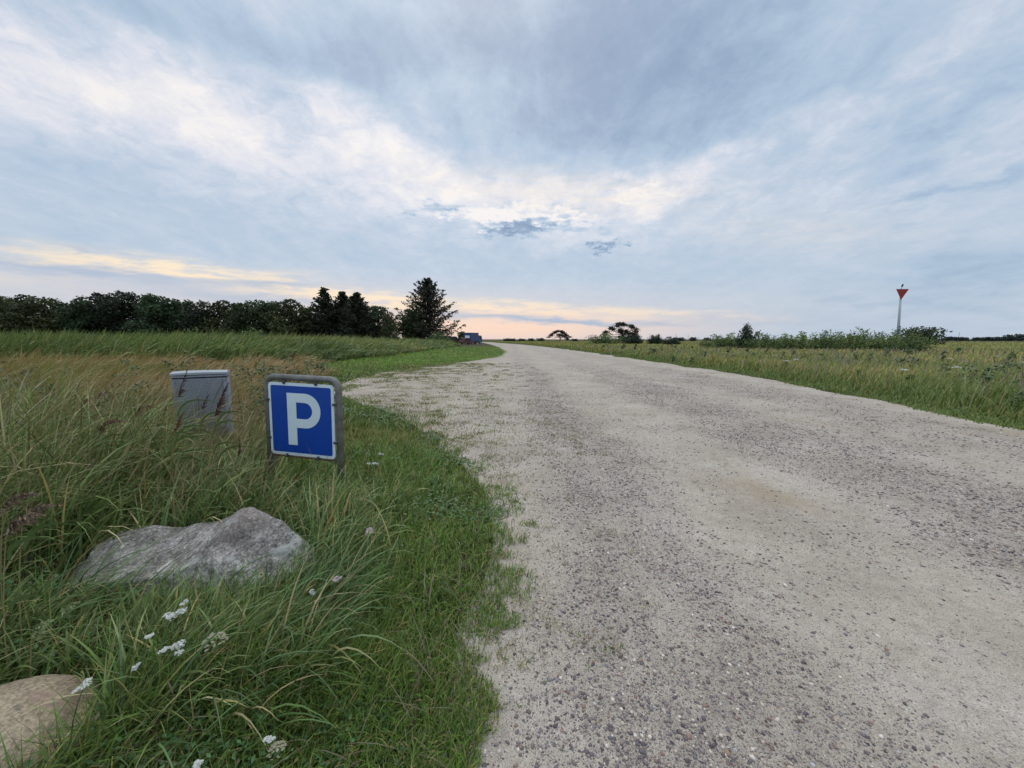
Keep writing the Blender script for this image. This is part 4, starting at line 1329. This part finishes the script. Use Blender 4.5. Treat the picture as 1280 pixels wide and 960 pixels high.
sgn(MB().tube([(-FW, 0.0, -0.372), (FW, 0.0, -0.372)], 0.010, 10)).build('crossbar', M_rust, sign, smooth=True)
for cx_, cz_, hor in [(-0.17, S + 0.005, 0), (0.17, S + 0.005, 0), (-0.17, -S - 0.005, 0), (0.17, -S - 0.005, 0), (-S - 0.008, 0.18, 1), (S + 0.008, 0.17, 1), (-S - 0.008, -0.19, 1), (S + 0.008, -0.19, 1)]:
    mb = MB()
    if hor:
        mb.box(cx_ - 0.018, cx_ + 0.018, -0.040, -0.005, cz_ - 0.011, cz_ + 0.011)
    else:
        mb.box(cx_ - 0.011, cx_ + 0.011, -0.040, -0.005, cz_ - 0.018, cz_ + 0.018)
    mb.tube([(cx_, -0.050, cz_), (cx_, -0.038, cz_)], 0.008, 8)
    sgn(mb).build('clamp', M_clip, sign, bevel=0.002)

# ------------------------------------------------------------------ utility cabinet
m, t, p = new_mat('cabinet_paint')
oc = t.n.new('ShaderNodeTexCoord').outputs['Object']
c = t.ramp(t.noise(t.mapping(oc, scale=(1, 1, 0.35)), 3.2, 7, 0.65), [(0.3, (0.17, 0.19, 0.22)), (0.55, (0.235, 0.26, 0.30)), (0.8, (0.29, 0.31, 0.34))])
t.put(p.inputs['Base Color'], c); p.inputs['Roughness'].default_value = 0.6
M_cab = m
m, t, p = new_mat('cabinet_stipple')
oc = t.n.new('ShaderNodeTexCoord').outputs['Object']
c = t.ramp(t.noise(t.mapping(oc, scale=(1, 1, 0.4)), 2.5, 7, 0.65), [(0.3, (0.15, 0.165, 0.185)), (0.55, (0.215, 0.23, 0.255)), (0.8, (0.27, 0.28, 0.30))])
vd = t.voro(t.mapping(oc, scale=(1, 1, 0.8)), 62, rnd=0.25)
c = t.mix(0.8, c, t.ramp(vd, [(0.15, (1.2, 1.2, 1.2)), (0.5, (0.62, 0.62, 0.64))]), 'MULTIPLY')
t.put(p.inputs['Base Color'], c); p.inputs['Roughness'].default_value = 0.6
bp = t.n.new('ShaderNodeBump'); bp.inputs['Strength'].default_value = 0.8; bp.inputs['Distance'].default_value = 0.004; bp.invert = True
t.put(bp.inputs['Height'], vd); t.put(p.inputs['Normal'], bp.outputs[0])
M_cabdoor = m
M_lid = plain('cabinet_lid', (0.28, 0.30, 0.32), 0.55, 0, 0.08, 6)
M_dark = plain('dark_gap', (0.02, 0.02, 0.022), 0.8)
cb = point_at(249, 466, 4.75)
CT = cb.z
cab = empty('utility_cabinet', (cb.x, 4.75, 0), R(30))
tag(cab, 'grey stippled plastic utility cabinet standing in the tall grass left of the parking sign', 'cabinet')
W2, DP = 0.275, 0.27
MB().box(-W2, W2, 0.0, DP, -0.1, CT - 0.07).build('housing', M_cab, cab, bevel=0.006)
MB().box(-W2 + 0.035, W2 - 0.05, -0.014, -0.003, 0.12, CT - 0.085).build('door', M_cabdoor, cab, bevel=0.004)
MB().box(W2 - 0.042, W2 - 0.012, -0.012, -0.003, 0.12, CT - 0.08).build('corner_strip', M_cab, cab, bevel=0.003)
MB().box(-W2 + 0.004, W2 - 0.004, 0.006, DP - 0.006, CT - 0.0695, CT - 0.058).build('shadow_gap', M_dark, cab)
MB().box(-W2 - 0.006, W2 + 0.006, -0.016, DP + 0.01, CT - 0.054, CT - 0.030).build('upper_trim', M_cab, cab, bevel=0.004)
MB().box(-W2 + 0.02, W2 - 0.02, -0.006, DP, CT - 0.032, CT - 0.024).build('shadow_gap', M_dark, cab)
MB().box(W2 - 0.085, W2 - 0.065, -0.026, -0.0145, CT - 0.42, CT - 0.33).build('handle', M_dark, [c for c in cab.children if c.name.startswith('door')][0], bevel=0.003)
lid = MB(); xs_ = [-W2 - 0.008, -W2 * 0.55, W2 * 0.3, W2 + 0.008]
V = []
for yv, zz in ((-0.028, 0), (DP * 0.5, 0.018), (DP + 0.02, 0.0)):
    for q, xv in enumerate(xs_):
        V.append((xv, yv, CT + zz + (0.006 if q in (1, 2) else 0.0)))
nV = len(V)
V += [(x_, y_, CT - 0.024) for x_, y_, z_ in V]
Fc = []
for i in range(2):
    for j in range(3):
        a = i * 4 + j
        Fc.append((a, a + 1, a + 5, a + 4)); Fc.append((a + nV, a + 4 + nV, a + 5 + nV, a + 1 + nV))
for a, b_ in [(0, 1), (1, 2), (2, 3), (3, 7), (7, 11), (11, 10), (10, 9), (9, 8), (8, 4), (4, 0)]:
    Fc.append((a, a + nV, b_ + nV, b_))
lid.add(V, Fc)
lid.build('lid', M_lid, cab, bevel=0.003)

# ------------------------------------------------------------------ beacon
M_mast = plain('mast_paint', (0.44, 0.48, 0.50), 0.55, 0, 0.05, 2)
M_red = plain('beacon_red', (0.30, 0.022, 0.020), 0.6, 0, 0.1, 3)
M_black = plain('dark_paint', (0.03, 0.035, 0.045), 0.6, 0, 0.1, 3)
Y = 80
bt = point_at(1126.5, 361.5, Y); bb = point_at(1119.5, 424, Y)
bea = empty('beacon', (bb.x + 0.5, Y, 0), 0)
tag(bea, 'tall pale mast with a red triangle pointing down, rising behind the scrub', 'beacon')
Hm = bt.z; lx_ = bt.x - (bb.x + 0.5)
top = Vector((lx_, 0, Hm))
def on(f): return Vector((lx_ * f, 0, Hm * f))
MB().tube([on(0), on(0.5), on(0.985)], [0.25, 0.22, 0.17], 16).build('mast', M_mast, bea, smooth=True)
mb = MB(); hw = 1.30; th_ = 2.15
mb.add([(lx_ - hw, -0.30, Hm), (lx_ + hw, -0.30, Hm), (lx_ - 0.06, -0.30, Hm - th_), (lx_ - hw, -0.25, Hm), (lx_ + hw, -0.25, Hm), (lx_ - 0.06, -0.25, Hm - th_)],
       [(0, 2, 1), (3, 4, 5), (0, 1, 4, 3), (1, 2, 5, 4), (2, 0, 3, 5)])
mb.build('triangle_board', M_red, bea)
mb = MB()
for k in range(5):
    z_ = Hm - 0.2 - k * 0.36; w_ = hw * (1 - (0.2 + k * 0.36) / th_) * 0.92
    mb.box(lx_ - w_ - 0.03, lx_ + w_ - 0.03, -0.248, -0.2, z_ - 0.03, z_ + 0.03)
mb.build('batten', M_mast, bea)
lan = MB().tube([(lx_ + 0.02, 0, Hm - 0.1), (lx_ + 0.06, 0, Hm + 0.42)], 0.07, 8).build('lantern_post', M_mast, bea, smooth=True)
lt = MB()
lt.tube([(lx_ + 0.06, 0, Hm + 0.40), (lx_ + 0.12, 0, Hm + 0.62), (lx_ + 0.22, 0, Hm + 0.9), (lx_ + 0.26, 0, Hm + 1.02)], [0.07, 0.15, 0.16, 0.10], 10)
lt.build('lantern', M_black, bea, smooth=True)

# thin masts far away on the horizon
M_pole = plain('pole_grey', (0.12, 0.12, 0.13), 0.7)
for px, pt, tilt, l_ in [(812, 417, 0, 'thin far pole just right of the wind-bent tree'), (845, 417.5, 0, 'thin far pole standing left of the scrub belt'), (860, 418.5, 0, 'short far pole next to the left end of the scrub belt'),
                      (1178, 413, -0.25, 'slanted thin far mast right of the wide low tree'), (1197, 415, 0.12, 'second slanted thin far mast above the far tree belt')]:
    Y = 190; b = point_at(px, 424, Y); h_ = top_h(pt, px, Y)
    o = MB().tube([(0, 0, 0), (h_ * tilt, 0, h_)], [0.10, 0.06], 6).build('far_pole', M_pole, None, smooth=True)
    o.location = (b.x, Y, 0)
    tag(o, l_, 'pole', 'thin poles on the horizon')

# ------------------------------------------------------------------ parked vehicles far down the track
M_vblue = plain('blue_paint', (0.035, 0.060, 0.15), 0.4, 0, 0.05, 2)
M_vnavy = plain('navy_paint', (0.02, 0.035, 0.10), 0.4, 0, 0.05, 2)
M_vwhite = plain('white_panel', (0.75, 0.78, 0.82), 0.5, 0, 0.03, 2)
M_vred = plain('dark_red_paint', (0.055, 0.02, 0.024), 0.35, 0, 0.08, 2)
M_vbrown = plain('red_paint', (0.09, 0.03, 0.03), 0.35, 0, 0.08, 2)
M_tyre = plain('tyre', (0.02, 0.02, 0.02), 0.9)
M_rim = plain('rim', (0.35, 0.35, 0.36), 0.4, 0.7)
M_glass = plain('car_glass', (0.02, 0.025, 0.03), 0.12, 0, 0.0)
M_lamp = plain('tail_lamp', (0.45, 0.02, 0.015), 0.3)
def wheel(par, x_, y_, r_, w_):
    sgn_ = 1 if y_ > 0 else -1
    wp = empty('wheel', (x_, y_, r_)); wp.parent = par
    MB().tube([(0, -w_ / 2, 0), (0, -w_ * 0.3, 0), (0, w_ * 0.3, 0), (0, w_ / 2, 0)], [r_ * 0.9, r_, r_, r_ * 0.9], 20).build('tyre', M_tyre, wp, smooth=False)
    MB().tube([(0, sgn_ * w_ * 0.35, 0), (0, sgn_ * (w_ / 2 + 0.02), 0)], [r_ * 0.6, r_ * 0.52], 14).build('rim', M_rim, wp)
Y = 112; b = point_at(591.5, 424, Y)
lor = empty('lorry', (b.x, Y, 0), R(62))     # local +x is forward
tag(lor, 'blue box lorry with a white board on its back, parked far down the track', 'lorry')
MB().box(-3.0, 1.2, -1.15, 1.15, 0.85, 3.25).build('box_body', M_vblue, lor, bevel=0.05)
MB().box(-3.02, 1.22, -1.17, 1.17, 3.252, 3.36).build('roof_rim', M_vnavy, lor, bevel=0.03)
MB().box(-3.0, 3.2, -0.5, 0.5, 0.55, 0.848).build('chassis', M_tyre, lor)
MB().box(-3.06, -3.003, -0.78, 0.72, 1.15, 2.55).build('white_board', M_vwhite, lor, bevel=0.01)
cabp = MB().prism([(1.35, 0.6), (3.25, 0.6), (3.3, 1.5), (2.95, 2.55), (1.35, 2.65)], -1.05, 1.05).build('driver_cab', M_vblue, lor, bevel=0.06)
MB().prism([(1.9, 1.6), (2.95, 1.6), (2.75, 2.35), (1.9, 2.35)], -1.062, 1.062).build('side_window', M_glass, cabp)
for s_ in (-1, 1):
    MB().box(-3.08, -3.0, s_ * 0.85 - 0.12, s_ * 0.85 + 0.12, 0.65, 0.83).build('tail_lamp', M_lamp, lor)
for x_ in (-1.9, 2.3):
    for s_ in (-1, 1):
        wheel(lor, x_, s_ * 0.95, 0.48, 0.28)
def car(name, L, H, Wd, mat, x, Yv, rz, lab, van=False):
    c = empty(name, (x, Yv, 0), rz)
    tag(c, lab, 'van' if van else 'car')
    h2 = Wd / 2
    if van:
        o_ = [(-L / 2, 0.35), (L / 2, 0.35), (L / 2, 0.95), (L / 2 - 0.55, 1.15), (L / 2 - 1.25, H - 0.1), (L / 2 - 1.6, H), (-L / 2 + 0.15, H), (-L / 2, H - 0.2)]
    else:
        o_ = [(-L / 2, 0.35), (L / 2, 0.35), (L / 2, 0.75), (L / 2 - 1.1, 0.95), (L / 2 - 1.8, H), (-L / 2 + 0.6, H), (-L / 2, 0.95)]
    bd = MB().prism(o_, -h2, h2).build('body', mat, c, bevel=0.07)
    g0, g1 = (H * 0.62, H * 0.90)
    MB().prism([(-L / 2 + 0.5, g0), (L / 2 - 1.5, g0), (L / 2 - 1.85, g1), (-L / 2 + 0.75, g1)], -h2 - 0.006, h2 + 0.006).build('side_window', M_glass, c)
    MB().box(-L / 2 - (0.012 if van else -0.2), -L / 2 + 0.25, -h2 * 0.75, h2 * 0.75, g0, g1).build('rear_window', M_glass, c)
    for s_ in (-1, 1):
        MB().box(-L / 2 - 0.02, -L / 2 + 0.1, s_ * h2 * 0.86 - 0.08, s_ * h2 * 0.86 + 0.08, 0.75, 1.0).build('tail_lamp', M_lamp, c)
    for x_ in (-L * 0.31, L * 0.31):
        for s_ in (-1, 1):
            wheel(c, x_, s_ * (h2 - 0.1), 0.34, 0.22)
b = point_at(564.5, 424, 118)
car('van', 5.6, 2.35, 1.95, M_vred, b.x, 118, R(12), 'dark red van, leftmost of the vehicles parked at the far end of the track', van=True)
b = point_at(584, 424, 106)
car('car', 4.2, 1.85, 1.75, M_vbrown, b.x, 106, R(50), 'small red car half hidden by grass in front of the blue lorry')

# ------------------------------------------------------------------ flowers and seed heads near the boulders
M_petal = tinted('petal', 0.6, 0.3, 0.2)
M_stem = tinted('plant_stem', 0.6, 0.1, 0.2)
def stem_leaves(H, bend, n_leaf, col, parent, wd=0.004, leaf=0.06):
    pts = [Vector((bend * H * (k / 5) ** 2, 0, H * k / 5 * (1 - 0.08 * bend * k / 5))) for k in range(6)]
    mb = MB().tube(pts, [wd, wd, wd * 0.9, wd * 0.8, wd * 0.7, wd * 0.6], 5)
    V = np.array([v[:] for v in mb.V]); 
    o = py_mesh('stem', mb.V, mb.F, M_stem, True, parent)
    a = o.data.color_attributes.new('tint', 'FLOAT_COLOR', 'POINT')
    cc = np.ones((len(mb.V), 4), np.float32); cc[:, :3] = col
    a.data.foreach_set('color', cc.ravel())
    return pts
def disc_cluster(c, rad, n, size, col, var, flat=0.25, seed=0):
    """little rosettes of petals packed in a shallow dome"""
    r_ = np.random.default_rng(seed)
    V = []; Fc = []; K = []
    for k in range(n):
        a = r_.uniform(0, 6.28); q = math.sqrt(r_.random())
        x_, y_ = rad * q * math.cos(a), rad * q * math.sin(a)
        z_ = rad * flat * (1 - q * q) + r_.uniform(-0.1, 0.1) * rad
        s = size * r_.uniform(0.7, 1.3)
        o_ = len(V)
        cc = np.array(col) * r_.uniform(1 - var, 1.0)
        tl = r_.normal(0, 0.35, 2)
        V.append((c[0] + x_, c[1] + y_, c[2] + z_ + s * 0.25)); K.append(cc * np.array([0.95, 0.9, 0.7]))
        for j in range(6):
            b_ = j * math.pi / 3 + a
            rr_ = s * r_.uniform(0.8, 1.15)
            dx_, dy_ = rr_ * math.cos(b_), rr_ * math.sin(b_)
            V.append((c[0] + x_ + dx_, c[1] + y_ + dy_, c[2] + z_ + dx_ * tl[0] + dy_ * tl[1])); K.append(cc)
        for j in range(6):
            Fc.append((o_, o_ + 1 + j, o_ + 1 + (j + 1) % 6))
    return V, Fc, K
def color_mesh(name, V, Fc, K, mat, parent):
    o = py_mesh(name, V, Fc, mat, False, parent)
    a = o.data.color_attributes.new('tint', 'FLOAT_COLOR', 'POINT')
    cc = np.ones((len(V), 4), np.float32); cc[:, :3] = np.array(K)
    a.data.foreach_set('color', cc.ravel())
    return o
def flower(px, py, z, rpx, label, kind='yarrow', seed=0):
    """head seen at (px,py), z above the ground; rpx = half width in the photo"""
    h = ground_at(px, py, z)
    d = h.y
    rad = rpx / F * d
    H = z - rad * 0.1
    bend = 0.25
    root = empty('yarrow_plant' if kind == 'yarrow' else 'rose_bloom' if kind == 'pink' else 'seed_head_plant', (h.x - bend * H, h.y, 0), 0)
    tag(root, label, 'flower' if kind in ('yarrow', 'pink') else 'plant', 'white yarrow flowers in the grass' if kind == 'yarrow' else None)
    pts = stem_leaves(H, bend, 3, (0.09, 0.14, 0.05), root, 0.0022)
    c = pts[-1]
    if kind == 'yarrow':
        V, Fc, K = [], [], []
        r_ = np.random.default_rng(seed)
        for q in range(5):
            a = r_.uniform(0, 6.28); rr_ = rad * r_.uniform(0.15, 0.62)
            cc = (c.x + rr_ * math.cos(a), c.y + rr_ * math.sin(a), c.z + r_.uniform(-0.3, 0.3) * rad)
            v, f, k = disc_cluster(cc, rad * 0.40, 30, max(0.0022, rad * 0.085), (0.74, 0.74, 0.72), 0.25, 0.3, seed * 7 + q)
            Fc += [tuple(i + len(V) for i in ff) for ff in f]; V += v; K += k
    elif kind == 'pink':
        V, Fc, K = disc_cluster((c.x, c.y, c.z), rad * 0.4, 5, rad * 0.7, (0.72, 0.56, 0.64), 0.12, 0.5, seed)
    else:
        V, Fc, K = disc_cluster((c.x, c.y, c.z), rad, 60, rad * 0.16, (0.50, 0.46, 0.33), 0.4, 0.8, seed)
    color_mesh('flower_head', V, Fc, K, M_petal, root)
for i, a in enumerate([
    (217, 764, 0.34, 14, 'white yarrow head right below the middle of the large boulder'),
    (186, 794, 0.36, 7, 'small white yarrow head just left of the paired clusters below the boulder'),
    (204, 811, 0.33, 9, 'left one of the paired white yarrow clusters below the large boulder'),
    (223, 806, 0.34, 13, 'right and larger one of the paired white yarrow clusters below the boulder'),
    (170, 830, 0.30, 7, 'small white yarrow head between the round boulder and the paired clusters'),
    (105, 853, 0.36, 12, 'white yarrow head directly above the round sandy boulder'),
    (336, 921, 0.27, 9, 'white yarrow head low near the bottom edge of the photo'),
    (248, 952, 0.25, 9, 'white yarrow head cut by the bottom edge of the photo'),
    (391, 738, 0.25, 6, 'small white bloom right of the large boulder at its foot'),
    (466, 579, 0.24, 8, 'white yarrow head in the grass right of the parking sign'),
    (476, 567, 0.26, 5, 'tiny white yarrow head above the one right of the parking sign'),
    (230, 750, 0.36, 6, 'tiny white yarrow head above the one below the middle of the boulder'),
]):
    flower(*a, kind='yarrow', seed=100 + i)
flower(462, 664, 0.17, 6, 'single pale pink bloom in the grass below the parking sign', 'pink', 5)
flower(420, 722, 0.22, 7, 'pale pink bloom in the grass right of the large boulder', 'pink', 6)
flower(346, 936, 0.24, 12, 'cream brown dried seed head beside the lowest white yarrow', 'seed', 7)
flower(268, 800, 0.30, 14, 'dull cream dried seed head right of the paired yarrow clusters', 'seed', 8)

# pale drooping panicles and brown plumes
def plume_plant(px, py, z, Hp, label, col, droop=0.5, dirx=1, seed=0, nst=70, wd=0.5, leaves=4, name='reed_plant', leafcol=(0.10, 0.15, 0.05)):
    """stem ends at (px,py), z above ground, and carries a plume Hp long"""
    r_ = np.random.default_rng(seed)
    h = ground_at(px, py, z)
    root = empty(name, (h.x - 0.12 * z * dirx, h.y, 0))
    tag(root, label, 'reed', 'reeds with plumes in the left grass')
    pts = [Vector((0.12 * z * dirx * (k / 5) ** 2, 0, z * k / 5)) for k in range(6)]
    mb = MB().tube(pts, [0.0026, 0.0026, 0.0024, 0.002, 0.002, 0.0015], 5)
    color_mesh('stem', mb.V, mb.F, [(0.26, 0.22, 0.10)] * len(mb.V), M_stem, root)
    V, Fc, K = [], [], []
    for k in range(nst):
        f = r_.random()
        # axis of the plume curves over with the wind
        ax = Vector((dirx * Hp * (f * 0.35 + droop * f * f * 0.6), 0, Hp * (f - droop * f * f * 0.75))) + pts[-1]
        L = Hp * 0.30 * (1.1 - f) * r_.uniform(0.5, 1.2)
        dr = Vector((dirx * r_.uniform(0.2, 1.0), r_.uniform(-0.5, 0.5) * wd * 2, r_.uniform(-0.1, 0.9) - droop * f)).normalized()
        sd = Vector((r_.uniform(-1, 1), r_.uniform(-1, 1), r_.uniform(-1, 1))).cross(dr).normalized() * 0.0035
        o_ = len(V); c_ = np.array(col) * r_.uniform(0.6, 1.4)
        V += [ax - sd * 0.6, ax + sd * 0.6, ax + dr * L * 0.5 + sd - Vector((0, 0, L * 0.05)), ax + dr * L * 0.5 - sd - Vector((0, 0, L * 0.05)), ax + dr * L - Vector((0, 0, L * 0.3 * droop))]
        Fc += [(o_, o_ + 1, o_ + 2, o_ + 3), (o_ + 3, o_ + 2, o_ + 4)]
        K += [c_] * 5
    color_mesh('plume', V, Fc, K, M_stem, root)
    for k in range(leaves):
        f = 0.25 + 0.6 * k / max(1, leaves - 1)
        q = pts[0].lerp(pts[-1], f)
        L = z * r_.uniform(0.35, 0.6); sg = 1 if r_.random() < 0.7 else -1
        V, Fc = [], []
        for j in range(6):
            tt = j / 5
            c_ = q + Vector((sg * L * (0.25 * tt + 0.55 * tt * tt), r_.uniform(-0.01, 0.01), L * (0.85 * tt - 0.65 * tt * tt)))
            ww = 0.009 * (1 - tt ** 2) + 0.0008
            V += [c_ + Vector((0, ww * 0.5, -ww)), c_ + Vector((0, -ww * 0.5, ww))]
            if j: Fc.append((2 * j - 2, 2 * j - 1, 2 * j + 1, 2 * j))
        color_mesh('leaf', V, Fc, [leafcol] * len(V), M_stem, root)
BR = (0.115, 0.062, 0.040); PU = (0.085, 0.055, 0.062); RB = (0.16, 0.085, 0.05)
plume_plant(222, 497, 1.02, 0.26, 'reed with a narrow dark purple plume standing before the cabinet, tallest there', PU, 0.1, 1, 1, 60, 0.2)
plume_plant(268, 520, 0.88, 0.22, 'reed with a bushy red-brown plume at the right corner of the cabinet', BR, 0.15, 1, 2, 150, 0.6)
plume_plant(252, 512, 0.90, 0.16, 'reed with a small dark plume before the middle of the cabinet', PU, 0.2, 1, 3, 60, 0.4)
plume_plant(273, 508, 0.92, 0.24, 'reed with a tall dark plume leaning past the right corner of the cabinet', PU, 0.15, 1, 4, 90, 0.3)
plume_plant(218, 540, 0.80, 0.18, 'reed with a rusty plume low at the left corner of the cabinet', RB, 0.2, 1, 5, 90, 0.5)
plume_plant(299, 572, 0.62, 0.16, 'single dry brown reed plume between the cabinet and the parking sign', BR, 0.0, 0.2, 6, 60, 0.2, 1)
for i, (px, py, l_) in enumerate([(102, 508, 'drooping red-brown plume, leftmost of the arc left of the cabinet'), (118, 500, 'drooping red-brown plume, second of the arc left of the cabinet'), (134, 502, 'drooping red-brown plume at the top right of the arc left of the cabinet'),
                                  (124, 540, 'low rusty plume hanging under the arc left of the cabinet'), (168, 520, 'brown drooping plume halfway from the arc to the cabinet')]):
    plume_plant(px, py, 0.78, 0.26, l_, RB, 0.9, 1, 20 + i, 130, 0.6, 2)
for i, (px, py, l_) in enumerate([(4, 640, 'shaggy brown grass plume, upper of those at the left edge of the photo'), (8, 668, 'shaggy brown grass plume, lower of those at the left edge of the photo'), (28, 655, 'brown plume drooping right of the two at the left edge')]):
    plume_plant(px, py, 0.74, 0.20, l_, (0.17, 0.12, 0.075), 0.8, 1, 30 + i, 140, 0.6, 3)
for i, (px, py, l_) in enumerate([(40, 796, 'pale yellow-green drooping panicle, left one left of the large boulder'), (75, 772, 'pale yellow-green panicle, right one left of the large boulder')]):
    plume_plant(px, py, 0.33, 0.13, l_, (0.30, 0.34, 0.16), 0.6, 1, 40 + i, 170, 0.45, 2, 'grass_panicle')

# flowers of the right meadow: each a small white umbel
wf = [(1040, 436, 'white umbel in the meadow, nearest the scrub belt of the right meadow'), (982, 451, 'white umbel near the track edge, left one of the pair below the scrub'), (994, 449, 'white umbel near the track edge, right one of the pair below the scrub'),
      (1186, 448, 'white umbel in the open meadow below the far tree belt'), (1278, 453, 'white umbel at the right edge of the photo'), (1247, 445, 'white umbel in the meadow left of the right edge'),
      (888, 437, 'small white umbel before the left end of the scrub belt'), (1195, 459, 'single lower white umbel in the open meadow'), (1128, 462, 'white umbel low in the meadow below the beacon')]
for i, (px, py, l_) in enumerate(wf):
    h = ground_at(px, py, 0.72)
    root = empty('umbel_plant', (h.x, h.y, 0)); tag(root, l_, 'flower', 'white umbels in the right meadow')
    mb = MB().tube([(0, 0, 0), (0.02, 0, 0.4), (0.03, 0, 0.70)], [0.006, 0.005, 0.004], 5)
    color_mesh('stem', mb.V, mb.F, [(0.09, 0.13, 0.05)] * len(mb.V), M_stem, root)
    V, Fc, K = disc_cluster((0.03, 0, 0.71), 0.09, 50, 0.016, (0.72, 0.72, 0.68), 0.2, 0.25, 300 + i)
    color_mesh('flower_head', V, Fc, K, M_petal, root)
